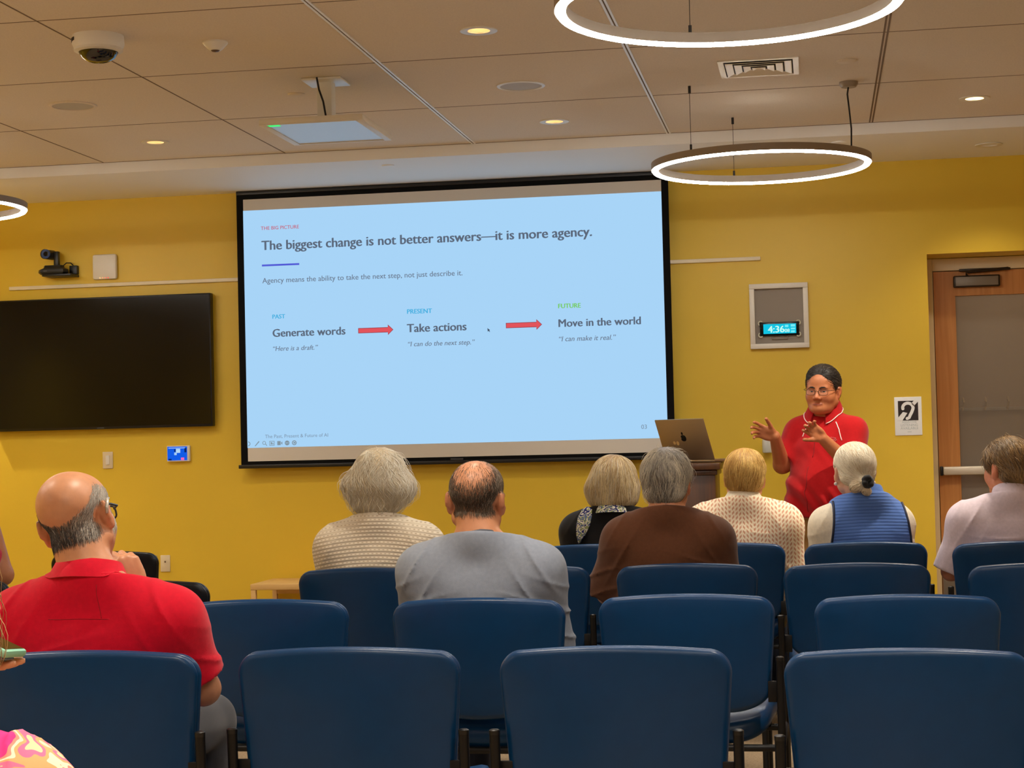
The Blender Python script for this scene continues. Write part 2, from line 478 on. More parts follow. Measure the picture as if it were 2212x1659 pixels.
# -------------------------------------------------- projection screen with the slide
YS = 9.36
t = thing('projection_screen', 'large pull-down projection screen with a bright blue-white slide', 'projection screen', (0, YS, 0))
x0, z0 = W(-3.093, 1.165, YS); x1, z1 = W(-0.739, 2.63, YS)
fx0, fz0 = W(-3.054, 1.187, YS); fx1, fz1 = W(-0.776, 2.612, YS)
sx0, sz0 = W(-3.055, 1.260, YS); sx1, sz1 = W(-0.776, 2.551, YS)
obj('border', MB().box((x0, 0.0, z0), (x1, 0.003, z1 + 0.02)), M_BLKM, t)
obj('casing', MB().box((x0, -0.006, ZS - 0.022), (x1, 0.055, ZS - 0.001), 0.003), M_BLACK, t)
obj('weight_bar', MB().box((x0 - 0.012, -0.012, z0 - 0.016), (x1 + 0.012, 0.014, z0 + 0.004), 0.003), M_BLACK, t)
obj('pull_handle', MB().box((-1.92, -0.016, z0 + 0.002), (-1.85, -0.001, z0 + 0.014), 0.003), mat('grey_pull', (44, 46, 50), 0.4), t)
obj('fabric', MB().box((fx0, -0.0015, fz0), (fx1, 0.0, fz1)), mat('matt_white_screen', (222, 216, 206), 0.9, spec=0.1), t)
M_SL = emis('projected_white', (168, 212, 247), SLIDE_GAIN)
slide = obj('projected_slide', MB().box((sx0, -0.0025, sz0), (sx1, -0.0015, sz1)), M_SL, t)
def ink(name, rgb): return emis('projected_' + name, rgb, SLIDE_GAIN)
GREY = ink('grey', (92, 104, 122))
def line(body, xa, xb, z, m, bold=0.0, shear=0.0, name='slide_text', cap=None):
    a, zz = W(xa, z, YS); b, _ = W(xb, z, YS)
    obj(name, put(text_mb(body, width=b - a, bold=bold, shear=shear), a, -0.0032, zz), m, slide)
line('THE BIG PICTURE', -2.956, -2.742, 2.442, ink('red', (196, 92, 112)), 0.012)
line('The biggest change is not better answers\u2014it is more agency.', -2.953, -1.148, 2.332, GREY, 0.028)
line('Agency means the ability to take the next step, not just describe it.', -2.953, -1.846, 2.152, ink('slate', (108, 122, 142)), 0.008)
line('PAST', -2.90, -2.83, 1.957, ink('cyan', (70, 176, 224)), 0.03)
line('PRESENT', -2.152, -2.017, 1.957, ink('cyan', (70, 176, 224)), 0.03)
line('FUTURE', -1.335, -1.216, 1.957, ink('green', (118, 204, 90)), 0.03)
line('Generate words', -2.90, -2.496, 1.858, GREY, 0.03)
line('Take actions', -2.154, -1.832, 1.858, GREY, 0.03)
line('Move in the world', -1.335, -0.902, 1.858, GREY, 0.03)
SL2 = ink('slate', (108, 122, 142))
line('\u201cHere is a draft.\u201d', -2.90, -2.649, 1.782, SL2, 0.01, 0.22)
line('\u201cI can do the next step.\u201d', -2.151, -1.788, 1.782, SL2, 0.01, 0.22)
line('\u201cI can make it real.\u201d', -1.335, -1.034, 1.782, SL2, 0.01, 0.22)
line('The Past, Present & Future of AI', -2.955, -2.603, 1.311, ink('faint', (128, 150, 172)), 0.004)
line('03', -0.913, -0.884, 1.31, ink('faint', (128, 150, 172)), 0.01)
a, b = W(-2.954, 2.2485, YS)
a2, _ = W(-2.744, 2.24, YS)
obj('slide_rule', MB().box((a, -0.0034, b - 0.005), (a2, -0.003, b + 0.005)), ink('violet', (84, 92, 214)), slide)
for xa, xb in ((-2.424, -2.23), (-1.618, -1.424)):
    a, z = W(xa, 1.8755, YS); b, _ = W(xb, 1.8755, YS)
    for gname, g, mm, yy in (('slide_arrow', 0.0, ink('arrow_rim', (150, 62, 76)), -0.0031), ('slide_arrow', 0.003, ink('arrow_red', (226, 84, 92)), -0.0036)):
        obj(gname, MB().prism([(a + g, z - 0.014 + g), (b - 0.03, z - 0.014 + g), (b - 0.03 + g, z - 0.028 + 2 * g), (b - 1.4 * g, z), (b - 0.03 + g, z + 0.028 - 2 * g), (b - 0.03, z + 0.014 - g), (a + g, z + 0.014 - g)], yy, yy + 0.0003), mm, slide)
a, z = W(-1.718, 1.866, YS)
obj('slide_pointer', MB().prism([(a, z), (a + 0.002, z - 0.02), (a + 0.007, z - 0.015), (a + 0.012, z - 0.022), (a + 0.014, z - 0.02), (a + 0.010, z - 0.013), (a + 0.015, z - 0.012)], -0.0036, -0.0032), ink('pointer', (70, 84, 104)), slide)
IC = ink('icon', (130, 148, 160))
def icon_ring(mb, x, z, r, th, a0=0, a1=360):
    n = 20
    for k in range(n):
        p, q = radians(a0 + (a1 - a0) * k / n), radians(a0 + (a1 - a0) * (k + 1) / n)
        mb.add([(x + (r - th) * cos(p), 0, z + (r - th) * sin(p)), (x + r * cos(p), 0, z + r * sin(p)), (x + r * cos(q), 0, z + r * sin(q)), (x + (r - th) * cos(q), 0, z + (r - th) * sin(q))], [(0, 1, 2, 3)])
def rct(mb, xa, za, xb, zb): mb.add([(xa, 0, za), (xb, 0, za), (xb, 0, zb), (xa, 0, zb)], [(0, 1, 2, 3)])
_, z = W(-2.8, 1.2825, YS)
xs = [W(v, 1.28, YS)[0] for v in (-3.047, -3.000, -2.958, -2.917, -2.873, -2.832, -2.792)]
icons = [MB() for _ in range(7)]
icon_ring(icons[0], xs[0] - 0.004, z, 0.0125, 0.004, -90, 90)
icons[1].add([(xs[1] - 0.015, 0, z - 0.013), (xs[1] - 0.009, 0, z - 0.013), (xs[1] + 0.013, 0, z + 0.010), (xs[1] + 0.009, 0, z + 0.014)], [(0, 1, 2, 3)])
icon_ring(icons[2], xs[2] - 0.003, z + 0.003, 0.010, 0.003)
icons[2].add([(xs[2] + 0.003, 0, z - 0.003), (xs[2] + 0.006, 0, z - 0.001), (xs[2] + 0.014, 0, z - 0.012), (xs[2] + 0.011, 0, z - 0.014)], [(0, 1, 2, 3)])
for (q, w_) in ((-0.0125, 0), (0.0095, 0)): rct(icons[3], xs[3] - 0.014, z + q, xs[3] + 0.014, z + q + 0.003)
rct(icons[3], xs[3] - 0.014, z - 0.0125, xs[3] - 0.011, z + 0.0125); rct(icons[3], xs[3] + 0.011, z - 0.0125, xs[3] + 0.014, z + 0.0125)
rct(icons[3], xs[3] - 0.007, z - 0.006, xs[3] + 0.001, z + 0.006); rct(icons[3], xs[3] + 0.003, z - 0.006, xs[3] + 0.008, z + 0.002)
rct(icons[4], xs[4] - 0.014, z - 0.011, xs[4] + 0.005, z + 0.011)
icons[4].add([(xs[4] + 0.007, 0, z - 0.002), (xs[4] + 0.014, 0, z - 0.009), (xs[4] + 0.014, 0, z + 0.009), (xs[4] + 0.007, 0, z + 0.002)], [(0, 1, 2, 3)])
icon_ring(icons[5], xs[5], z, 0.013, 0.0128); icon_ring(icons[6], xs[6], z, 0.013, 0.005)
rct(icons[6], xs[6] - 0.004, z - 0.004, xs[6] + 0.006, z + 0.004)
for im in icons: obj('slide_icon', put(im, 0, -0.0032, 0), IC, slide)
dots = MB()
for k in (-1, 0, 1): rct(dots, xs[5] + k * 0.006 - 0.0018, z - 0.0018, xs[5] + k * 0.006 + 0.0018, z + 0.0018)
obj('slide_icon', put(dots, 0, -0.0034, 0), M_SL, slide)

# -------------------------------------------------- things on the front wall
def plate(name, label, cat, x0, x1, z0, z1, th, m, bev=0.003, group=None):
    t = thing(name, label, cat, ((x0 + x1) / 2, YW, (z0 + z1) / 2), 0, group)
    w, h = (x1 - x0) / 2, (z1 - z0) / 2
    obj('cover_plate', MB().box((-w, -th, -h), (w, 0, h), bev), m, t)
    return t, w, h, -th

# wall television
t = thing('wall_television', 'large black flat television mounted on the yellow wall', 'television', (-3.872, YW, 1.745))
w, h = 0.64, 0.362
obj('casing', MB().box((-w, -0.055, -h), (w, -0.012, h), 0.004), M_BLACK, t)
obj('screen_panel', MB().box((-w + 0.008, -0.0565, -h + 0.014), (w - 0.008, -0.054, h - 0.008)), mat('dark_tv_glass', (9, 9, 11), 0.14, spec=0.3), t)
obj('wall_mount', MB().box((-0.25, -0.013, -0.2), (0.25, 0, 0.2)), M_BLACK, t)
obj('maker_badge', MB().box((-0.02, -0.057, -h + 0.003), (0.02, -0.055, -h + 0.009)), mat('grey_badge', (70, 70, 72), 0.4), t)

# white rail that runs behind the projection screen
o = obj('display_rail', MB().box((-4.412, YW - 0.018, 2.167), (-0.271, YW, 2.187), 0.003), mat('cream_rail', (238, 226, 196), 0.4))
tag(o, 'long cream display rail along the yellow wall behind the projection screen', 'rail')

# conference camera
t = thing('conference_camera', 'black swivel video camera on a wall bracket above the television', 'camera', (-4.11, YW, 2.23))
obj('wall_bracket', MB().box((0.06, -0.03, 0.012), (0.105, 0.0, 0.06), 0.003).box((-0.06, -0.12, -0.004), (0.105, 0.0, 0.008), 0.002), M_BLACK, t)
obj('base', MB().loops([[(x * s, -0.075 + y * s2, z) for x, y in ((-0.1, 0.0), (-0.075, -0.035), (0.06, -0.035), (0.075, 0.0), (0.06, 0.035), (-0.075, 0.035))] for s, s2, z in ((0.85, 0.85, 0.009), (1.0, 1.0, 0.02), (0.98, 1.0, 0.035), (0.7, 0.8, 0.045), (0.66, 0.75, 0.058))]), M_BLACK, t)
obj('yoke', MB().box((-0.005, -0.09, 0.055), (0.022, -0.06, 0.135), 0.004), M_BLACK, t)
hd = obj('camera_head', MB().lathe([(0.0005, 0.045), (0.022, 0.045), (0.027, 0.03), (0.027, -0.045), (0.022, -0.047)], 28, at=(-0.03, -0.085, 0.118), rot=Matrix.Rotation(radians(-90), 3, 'X') @ Matrix.Rotation(radians(12), 3, 'Y')), mat('camera_grey', (36, 36, 38), 0.4), t)
obj('lens_ring', MB().lathe([(0.0255, -0.043), (0.0255, -0.05), (0.013, -0.049)], 28, at=(-0.03, -0.085, 0.118), rot=Matrix.Rotation(radians(90), 3, 'X') @ Matrix.Rotation(radians(180), 3, 'X') @ Matrix.Rotation(radians(0), 3, 'Y')), mat('blue_ring', (34, 62, 120), 0.3), hd)
obj('lens', MB().lathe([(0.0005, -0.0485), (0.015, -0.0485)], 24, at=(-0.03, -0.085, 0.118), rot=Matrix.Rotation(radians(-90), 3, 'X')), mat('lens_black', (5, 6, 10), 0.08), hd)
obj('cable', MB().tube([(0.03, -0.05, 0.055), (0.045, -0.03, 0.075), (0.065, -0.02, 0.075), (0.08, -0.012, 0.058)], 0.003, 8), M_BLACK, t)
obj('label_strip', MB().box((-0.055, -0.1115, 0.024), (-0.035, -0.109, 0.03)), mat('grey_badge', (70, 70, 72), 0.4), t)

# wireless access point
t, w, h, y = plate('wireless_access_point', 'small square white box with red lights beside the swivel camera', 'access point', -3.917, -3.778, 2.206, 2.345, 0.03, M_WHITE, 0.012)
for k in range(4):
    o = obj('indicator_light', MB().lathe([(0.0005, -0.001), (0.0028, -0.0005), (0.003, 0.001)], 12, at=(-0.024 + k * 0.0155, y - 0.0005, -h + 0.008), rot=Matrix.Rotation(radians(-90), 3, 'X')), emis('led_%d' % k, [(255, 190, 120), (255, 150, 90), (255, 110, 80), (255, 80, 70)][k], 1.6), t)

# touch panel
t, w, h, y = plate('touch_panel', 'small white wall panel with a lit blue touch screen', 'touch panel', -3.508, -3.378, 1.196, 1.282, 0.02, M_WHITE, 0.003)
s = obj('display', MB().box((-w + 0.004, y - 0.001, -h + 0.006), (w - 0.014, y + 0.001, h - 0.005)), emis('panel_blue', (20, 96, 240), 0.9), t)
for (a, b, c, d, col, nm) in ((-0.012, 0.004, 0.012, 0.026, (190, 226, 255), 'white'), (-0.022, -0.008, -0.008, 0.006, (170, 214, 255), 'pale'), (0.016, -0.036, 0.034, -0.022, (250, 110, 190), 'pink'),
                              (-0.022, 0.010, -0.014, 0.024, (10, 40, 110), 'navy'), (0.036, 0.006, 0.048, 0.030, (12, 50, 130), 'navy'), (-0.055, -0.036, -0.038, -0.028, (12, 40, 90), 'navy'), (-0.055, 0.028, 0.04, 0.033, (150, 190, 255), 'bar')):
    obj('screen_icon', MB().box((a, y - 0.0018, b), (c, y - 0.001, d)), emis('panel_' + nm, col, 0.9), s)

def switch(name, lab, cat, x0, x1, z0, z1, m=M_WHITE):
    t, w, h, y = plate(name, lab, cat, x0, x1, z0, z1, 0.006, m, 0.002)
    return t, w, h, y
M_IVORY = mat('ivory_plastic', (226, 210, 176), 0.4)
t, w, h, y = switch('light_switch', 'ivory wall switch under the television', 'switch', -3.884, -3.825, 1.166, 1.258, M_IVORY)
obj('rocker', MB().box((-0.011, y - 0.004, -0.026), (0.011, y, 0.026), 0.002), M_WHITE, t)
t, w, h, y = switch('power_outlet', 'metal-framed wall outlet half hidden by the black chair back', 'outlet', -3.637, -3.581, 0.598, 0.686, M_STEEL)
obj('socket', MB().box((-0.018, y - 0.003, -0.034), (0.018, y, 0.034), 0.006), M_IVORY, t)
for dz in (-0.018, 0.018):
    obj('slot', MB().box((-0.009, y - 0.0035, dz - 0.006), (-0.006, y - 0.0028, dz + 0.006)).box((0.006, y - 0.0035, dz - 0.006), (0.009, y - 0.0028, dz + 0.006)), M_BLACK, t)
t, w, h, y = switch('data_outlet', 'ivory wall jack plate with dark ports, right of the metal outlet', 'outlet', -3.561, -3.506, 0.597, 0.687, M_IVORY)
obj('port', MB().lathe([(0.0005, -0.001), (0.0075, -0.001)], 16, at=(0, y, -0.011), rot=Matrix.Rotation(radians(90), 3, 'X')), M_BLACK, t)
obj('port', MB().box((-0.004, y - 0.001, 0.004), (0.004, y, 0.014)), mat('brown_port', (110, 86, 60), 0.5), t)

# clock in a white framed box
t = thing('wall_clock', 'white-framed grey wall box with a glowing blue digital clock', 'clock', (-0.184, YW, 1.8755))
fw, fh = 0.150, 0.168
fr = MB(); th = 0.026
fr.box((-fw, -0.03, fh - th), (fw, 0, fh), 0.002); fr.box((-fw, -0.03, -fh), (fw, 0, -fh + th), 0.002)
fr.box((-fw, -0.03, -fh + th), (-fw + th, 0, fh - th), 0.002); fr.box((fw - th, -0.03, -fh + th), (fw, 0, fh - th), 0.002)
obj('frame', fr, M_WHITEP, t)
obj('back_panel', MB().box((-fw + th, -0.006, -fh + th), (fw - th, -0.002, fh - th)), mat('grey_box_liner', (150, 140, 128), 0.7), t)
ck = obj('clock_body', MB().box((-0.100, -0.024, -0.102), (0.100, -0.006, -0.032), 0.004), mat('dark_chrome', (14, 26, 28), 0.2, metal=0.6), t)
dsp = obj('display', MB().box((-0.082, -0.0252, -0.092), (0.085, -0.0238, -0.042), 0.0005), emis('clock_cyan', (20, 196, 226), 1.0), ck)
CKW = emis('clock_digits', (200, 255, 244), 1.0)
obj('digits', put(text_mb('4:36', width=0.082, bold=0.03), -0.058, -0.0256, -0.086), CKW, ck)
obj('digits', put(text_mb('08', width=0.024, bold=0.03), 0.027, -0.0256, -0.086), CKW, ck)
pale = emis('clock_pale', (120, 236, 246), 1.0)
for (a, b, c, d) in ((0.028, -0.060, 0.046, -0.048), (0.058, -0.058, 0.08, -0.046), (0.058, -0.072, 0.08, -0.064), (0.058, -0.088, 0.078, -0.078)):
    obj('readout', MB().box((a, -0.0256, b), (c, -0.0252, d)), pale, ck)
CH = mat('pale_chrome', (236, 238, 216), 0.25, metal=0.3)
sc = MB()
for sx, sz in ((-1, 1), (-1, -1), (1, 1), (1, -1)):
    cx, cz = sx * 0.096, -0.067 + sz * 0.03
    pts = [(cx + 0.011 * cos(radians(a)) * sx, -0.025, cz + 0.011 * sin(radians(a)) * sz) for a in range(-60, 150, 20)]
    sc.tube(pts, 0.0032, 8)
obj('scroll_corner', sc, CH, ck)
obj('lower_bracket', MB().tube([(-0.04, -0.012, -0.108), (-0.04, -0.012, -0.118), (0.04, -0.012, -0.118), (0.04, -0.012, -0.108)], 0.004, 8), mat('grey_box_liner', (150, 140, 128), 0.7), t)

# assistive listening sign
t = thing('listening_sign', 'white assistive listening sign with a black ear symbol beside the door', 'sign', (0.4525, YW, 1.3415))
w, h = 0.068, 0.098
obj('board', MB().box((-w, -0.004, -h), (w, 0, h), 0.003), mat('white_sign', (250, 254, 254), 0.3), t)
SB = mat('sign_black', (34, 26, 28), 0.5); SW = mat('white_sign', (250, 254, 254), 0.3)
sq = 0.050
obj('symbol_square', MB().box((-sq, -0.0048, 0.078 - 2 * sq), (sq, -0.004, 0.078)), SB, t)
yv = -0.0054
sym = MB()
def band(mb, pts, hw):
    n = len(pts)
    L = []
    for i, p in enumerate(pts):
        q = Vector(pts[min(i + 1, n - 1)]) - Vector(pts[max(i - 1, 0)]); q.normalize(); nn = Vector((-q.y, q.x))
        L.append((Vector(p) + nn * hw, Vector(p) - nn * hw))
    for a, b in zip(L, L[1:]):
        mb.add([(a[0].x, yv, a[0].y), (a[1].x, yv, a[1].y), (b[1].x, yv, b[1].y), (b[0].x, yv, b[0].y)], [(0, 1, 2, 3)])
    for p in (pts[0], pts[-1]):
        mb.add([(p[0] + hw * cos(2 * pi * k / 14), yv - 0.0003, p[1] + hw * sin(2 * pi * k / 14)) for k in range(14)], [tuple(range(14))])
cz = 0.078 - sq
ear = [(-0.026, cz + 0.010)] + [(-0.001 + 0.026 * cos(radians(a)), cz + 0.014 + 0.024 * sin(radians(a))) for a in range(170, -30, -12)] + [(0.017, cz - 0.010), (0.010, cz - 0.022), (0.004, cz - 0.036), (-0.006, cz - 0.040)]
band(sym, ear, 0.0078)
sym.add([(0.017, yv, cz + 0.037), (0.028, yv, cz + 0.022), (0.052, yv, cz + 0.046), (0.050, yv, cz + 0.0505), (0.030, yv, cz + 0.0505)], [(0, 1, 2, 3, 4)])
sym.add([(-0.026, yv, cz - 0.006), (-0.004, yv, cz - 0.012), (-0.030, yv, cz - 0.0503), (-0.0503, yv, cz - 0.0503), (-0.0503, yv, cz - 0.034)], [(0, 1, 2, 3, 4)])
obj('ear_symbol', sym, SW, t)
ST = mat('sign_grey', (190, 204, 206), 0.5)
for s_, ww, zz in (('ASSISTIVE', 0.074, -0.036), ('LISTENING', 0.084, -0.052), ('AVAILABLE', 0.088, -0.068)):
    obj('sign_text', put(text_mb(s_, width=ww), -ww / 2 + 0.004, -0.0046, zz), ST, t)
obj('small_mark', MB().box((-0.006, -0.0046, -0.082), (0.014, -0.004, -0.079)), ST, t)

# clear dispenser bottle on the wall behind the speaker
x, z = -0.262, 1.213
t = thing('wall_dispenser', 'small clear plastic bottle on the yellow wall below the speaker\'s raised hand', 'dispenser', (x, YW - 0.034, z))
MCL = mat('clear_plastic', (236, 240, 236), 0.08, alpha=0.45, spec=0.6)
obj('bottle', MB().lathe([(0.0005, -0.042), (0.024, -0.042), (0.027, -0.036), (0.027, 0.02), (0.022, 0.036), (0.012, 0.044), (0.0005, 0.046)], 24), MCL, t)
obj('liquid', MB().lathe([(0.0005, -0.038), (0.022, -0.038), (0.0235, -0.01), (0.0005, -0.01)], 24), mat('pale_liquid', (226, 232, 222), 0.1, alpha=0.6), t)
obj('wall_clip', MB().box((-0.02, 0.02, -0.03), (0.02, 0.0335, 0.03), 0.003), M_WHITE, t)

# -------------------------------------------------- door
fx, _ = W(0.593, 2, YD); _, fz = W(0.6, 2.074, YD); gx, gz = W(0.703, 1.945, YD); lx1 = 1.50
M_FRAME = mat('beige_door_frame', (232, 212, 172), 0.45)
fr = MB()
fr.box((DX0 + 0.002, YD - 0.03, 0.0), (fx, YD + 0.055, DZ - 0.002), 0.003)
fr.box((lx1, YD - 0.03, 0.0), (DX1 - 0.002, YD + 0.055, DZ - 0.002), 0.003)
fr.box((fx, YD - 0.03, fz), (lx1, YD + 0.055, DZ - 0.002), 0.003)
struct('trim_3', fr, M_FRAME)
M_DOOR = wood('honey_veneer', (190, 124, 62), (214, 150, 84), 'Z', 7.0, 0.4)
leaf = MB()
x0, x1, z1 = fx + 0.004, lx1 - 0.004, fz - 0.004
gx1 = x1 - (gx - x0); gzb = 0.26
leaf.box((x0, YD - 0.022, 0.006), (gx, YD + 0.022, z1)); leaf.box((gx1, YD - 0.022, 0.006), (x1, YD + 0.022, z1))
leaf.box((gx, YD - 0.022, gz), (gx1, YD + 0.022, z1)); leaf.box((gx, YD - 0.022, 0.006), (gx1, YD + 0.022, 0.62))
door = struct('door_1', leaf, M_DOOR)
obj('glass_pane', MB().box((gx, YD - 0.004, 0.62), (gx1, YD + 0.004, gz)), mat('door_glass', (200, 190, 176), 0.04, spec=0.6, alpha=0.22), door)
bx, bz = W(0.601, 1.059, YD)
bar = obj('panic_bar', MB().box((bx + 0.012, YD - 0.075, bz - 0.022), (x1 - 0.06, YD - 0.03, bz + 0.022), 0.008).box((bx + 0.02, YD - 0.04, bz - 0.016), (x1 - 0.07, YD - 0.022, bz + 0.016)), mat('satin_bar', (214, 204, 184), 0.35, metal=0.3), door)
obj('bar_end_cap', MB().box((bx - 0.002, YD - 0.077, bz - 0.024), (bx + 0.0125, YD - 0.022, bz + 0.024), 0.003), M_BLACK, bar)
cx0, cz1 = W(0.695, 2.044, YD); cx1, cz0 = W(0.924, 1.985, YD)
cl = obj('door_closer', MB().box((cx0, YD - 0.06, cz0), (cx1, YD - 0.022, cz1), 0.006), mat('bronze_closer', (52, 42, 30), 0.4, metal=0.5), door)
obj('closer_cover', MB().box((cx0 + 0.01, YD - 0.063, cz0 + 0.007), (cx1 - 0.01, YD - 0.058, cz1 - 0.007), 0.002), mat('grey_cover', (132, 124, 112), 0.45, metal=0.3), cl)
obj('closer_arm', MB().tube([(cx0 + 0.07, YD - 0.045, cz1), (cx0 + 0.065, YD - 0.045, cz1 + 0.02), (cx0 + 0.28, YD - 0.05, cz1 + 0.03)], 0.008, 8).box((cx0 + 0.03, YD - 0.05, cz1 + 0.022), (cx0 + 0.29, YD - 0.035, cz1 + 0.036), 0.004), mat('bronze_closer', (52, 42, 30), 0.4, metal=0.5), cl)
kx, kz = W(0.584, 0.529, YD)
obj('kick_plate', MB().box((x0 + 0.002, YD - 0.026, 0.01), (x1 - 0.02, YD - 0.022, kz)), M_STEEL, door)
# the lobby seen through the glass
lob = MB()
lob.box((0.2, YW + 2.2, 0), (2.4, YW + 2.3, 2.6)); lob.box((0.1, YW + 0.34, 0), (0.2, YW + 2.3, 2.6)); lob.box((2.4, YW + 0.34, 0), (2.5, YW + 2.3, 2.6))
struct('wall_lobby', lob, mat('lobby_paint', (150, 124, 96), 0.6))
struct('ceiling_lobby', MB().box((0.1, YW + 0.3, 2.6), (2.5, YW + 2.3, 2.66)), M_SOFFIT)
hy = YW + 2.2
hk = thing('coat_hook_rack', 'wall rail with hooks seen through the door glass', 'coat rack', (1.1, hy, 1.42))
obj('rail', MB().box((-0.6, -0.02, -0.035), (0.8, 0, -0.015), 0.003), mat('grey_rail', (150, 136, 116), 0.4), hk)
for i in range(5):
    x = 0.895 + i * 0.136 - 1.1
    obj('hook', MB().tube([(x, -0.002, 0.03), (x, -0.03, 0.045), (x + 0.004, -0.036, 0.02), (x, -0.02, -0.01), (x - 0.006, -0.04, -0.03), (x - 0.012, -0.045, -0.012)], 0.006, 8), mat('brass_hook', (190, 160, 110), 0.3, metal=0.8), hk)
ld = bpy.data.lights.new('lobby_lamp', 'AREA'); ld.energy = 5; ld.size = 0.4; ld.color = DOWN_COL
lo = bpy.data.objects.new('lobby_lamp', ld); COL.objects.link(lo); lo.location = (1.2, YW + 1.5, 2.58)

# -------------------------------------------------- wooden side table under the screen
t = thing('side_table', 'low light-wood table against the yellow wall under the screen', 'table', (-2.56, 9.2, 0))
M_BIRCH = wood('birch', (214, 172, 106), (226, 188, 124), 'X', 5, 0.5)
obj('table_top', MB().box((-0.36, -0.2, 0.525), (0.45, 0.2, 0.555), 0.003), M_BIRCH, t)
for sx in (-0.345, 0.435):
    for sy in (-0.185, 0.185):
        obj('leg', MB().box((sx - 0.013, sy - 0.013, 0), (sx + 0.013, sy + 0.013, 0.525), 0.002), M_BIRCH, t)
obj('apron', MB().box((-0.33, 0.17, 0.475), (0.42, 0.185, 0.525)), M_BIRCH, t)

# -------------------------------------------------- lectern and laptop
t = thing('lectern', 'dark wooden lectern at the right end of the projection screen', 'lectern', (-0.66, 8.9, 0))
M_WAL = wood('dark_walnut', (58, 34, 16), (84, 50, 24), 'Z', 8, 0.35)
obj('cabinet', MB().box((-0.155, -0.17, 0.06), (0.165, 0.19, 1.10), 0.006), M_WAL, t)
obj('top_board', MB().box((-0.185, -0.2, 1.10), (0.19, 0.22, 1.135), 0.008), M_WAL, t)
obj('base', MB().box((-0.175, -0.19, 0.0), (0.185, 0.21, 0.06), 0.006), M_WAL, t)
obj('moulding', MB().box((-0.165, -0.18, 1.075), (0.175, 0.2, 1.10), 0.005), M_WAL, t)
t = thing('laptop', 'open grey laptop on the dark lectern, lid turned to the room', 'laptop', (-0.625, 8.93, 1.136), radians(-36))
obj('keyboard_deck', MB().box((-0.155, -0.005, 0.0), (0.155, 0.215, 0.015), 0.005), M_ALU, t)
rl = Matrix.Rotation(radians(22), 3, 'X')
lid = obj('lid', MB().box((-0.155, -0.004, 0.0), (0.155, 0.004, 0.218), 0.004, rot=rl, at=(0, -0.004, 0.012)), M_ALU, t)
obj('display', MB().box((-0.148, 0.0042, 0.012), (0.148, 0.0048, 0.208), 0, rot=rl, at=(0, -0.004, 0.012)), emis('laptop_screen', (160, 190, 220), 0.5), lid)
# emblem on the lid: round fruit-like mark with a leaf, and a small sticker
em = MB()
pts = []
for k in range(36):
    a = 2 * pi * k / 36; r = 0.017 * (1 + 0.10 * cos(2 * a) - 0.08 * abs(cos(a)) ** 6)
    x_, z_ = r * cos(a), r * 1.08 * sin(a)
    if (x_ - 0.022) ** 2 + (z_ - 0.002) ** 2 < 0.0095 ** 2:
        x_ = 0.022 - math.sqrt(max(0.0095 ** 2 - (z_ - 0.002) ** 2, 0))
    pts.append((-x_, -0.0043, 0.118 + z_))
em.add([rl @ Vector(p) + Vector((0, -0.004, 0.012)) for p in pts], [tuple(range(36))])
em.add([rl @ Vector((-0.002 - 0.006 * cos(a) + 0.0, -0.0043, 0.143 + 0.008 * sin(a))) + Vector((0, -0.004, 0.012)) for a in [2 * pi * k / 12 for k in range(12)]], [tuple(range(12))])
obj('emblem', em, mat('dark_mirror', (20, 22, 24), 0.15, metal=0.6), lid)
st = MB()
st.add([rl @ Vector((-0.045 + 0.009 * cos(2 * pi * k / 18), -0.0043, 0.092 + 0.011 * sin(2 * pi * k / 18))) + Vector((0, -0.004, 0.012)) for k in range(18)], [tuple(range(18))])
st.add([rl @ Vector((-0.066 + 0.008 * cos(2 * pi * k / 18), -0.0043, 0.094 + 0.009 * sin(2 * pi * k / 18))) + Vector((0, -0.004, 0.012)) for k in range(18)], [tuple(range(18))])
obj('sticker', st, mat('gold_sticker', (206, 170, 110), 0.4), lid)
# ------------------------------------------------------------------ chairs
def vinyl(name, rgb):
    return mat(name, rgb, 0.34, spec=0.32, noise=0.05, nscale=25, bump=0.12, bscale=700, bdist=0.0006)
V_BLUE = vinyl('blue_vinyl', (4, 39, 108)); V_TINTED = vinyl('light_tinted_blue_vinyl', (4, 52, 94)); V_NAVY = vinyl('dark_navy_vinyl', (12, 18, 28))  # teal copy: same blue vinyl with the light's tint put into its colour

def back_outline(n=96):
    """closed outline of the backrest in x,z around its middle; crowned top, narrower rounded bottom"""
    zt, zb, wt, wb, rt, rb = 0.165, -0.165, 0.2525, 0.236, 0.052, 0.12
    P = []
    def cor(cx, cz, r, a0, a1, k, rz=None):
        for i in range(k):
            a = radians(a0 + (a1 - a0) * i / k)
            P.append((cx + r * cos(a), cz + (rz or r) * sin(a)))
    cor(wt - rt, zt - rt, rt, 0, 90, 10)
    for i in range(14):
        x = (wt - rt) * (1 - 2 * i / 14); P.append((x, zt + 0.010 * (1 - (x / (wt - rt)) ** 2)))
    cor(-wt + rt, zt - rt, rt, 90, 180, 10)
    for i in range(6):
        f = i / 6; P.append((-(wt + (wb - wt) * f), (zt - rt) + (zb + rb * 0.55 - zt + rt) * f))
    cor(-wb + rb, zb + rb * 0.55, rb, 180, 270, 12, rb * 0.55)
    for i in range(10):
        x = -(wb - rb) * (1 - 2 * i / 10); P.append((x, zb - 0.012 * (1 - (x / (wb - rb)) ** 2)))
    cor(wb - rb, zb + rb * 0.55, rb, 270, 360, 12, rb * 0.55)
    for i in range(6):
        f = i / 6; P.append((wb + (wt - wb) * f, (zb + rb * 0.55) + (zt - rt - zb - rb * 0.55) * f))
    return P
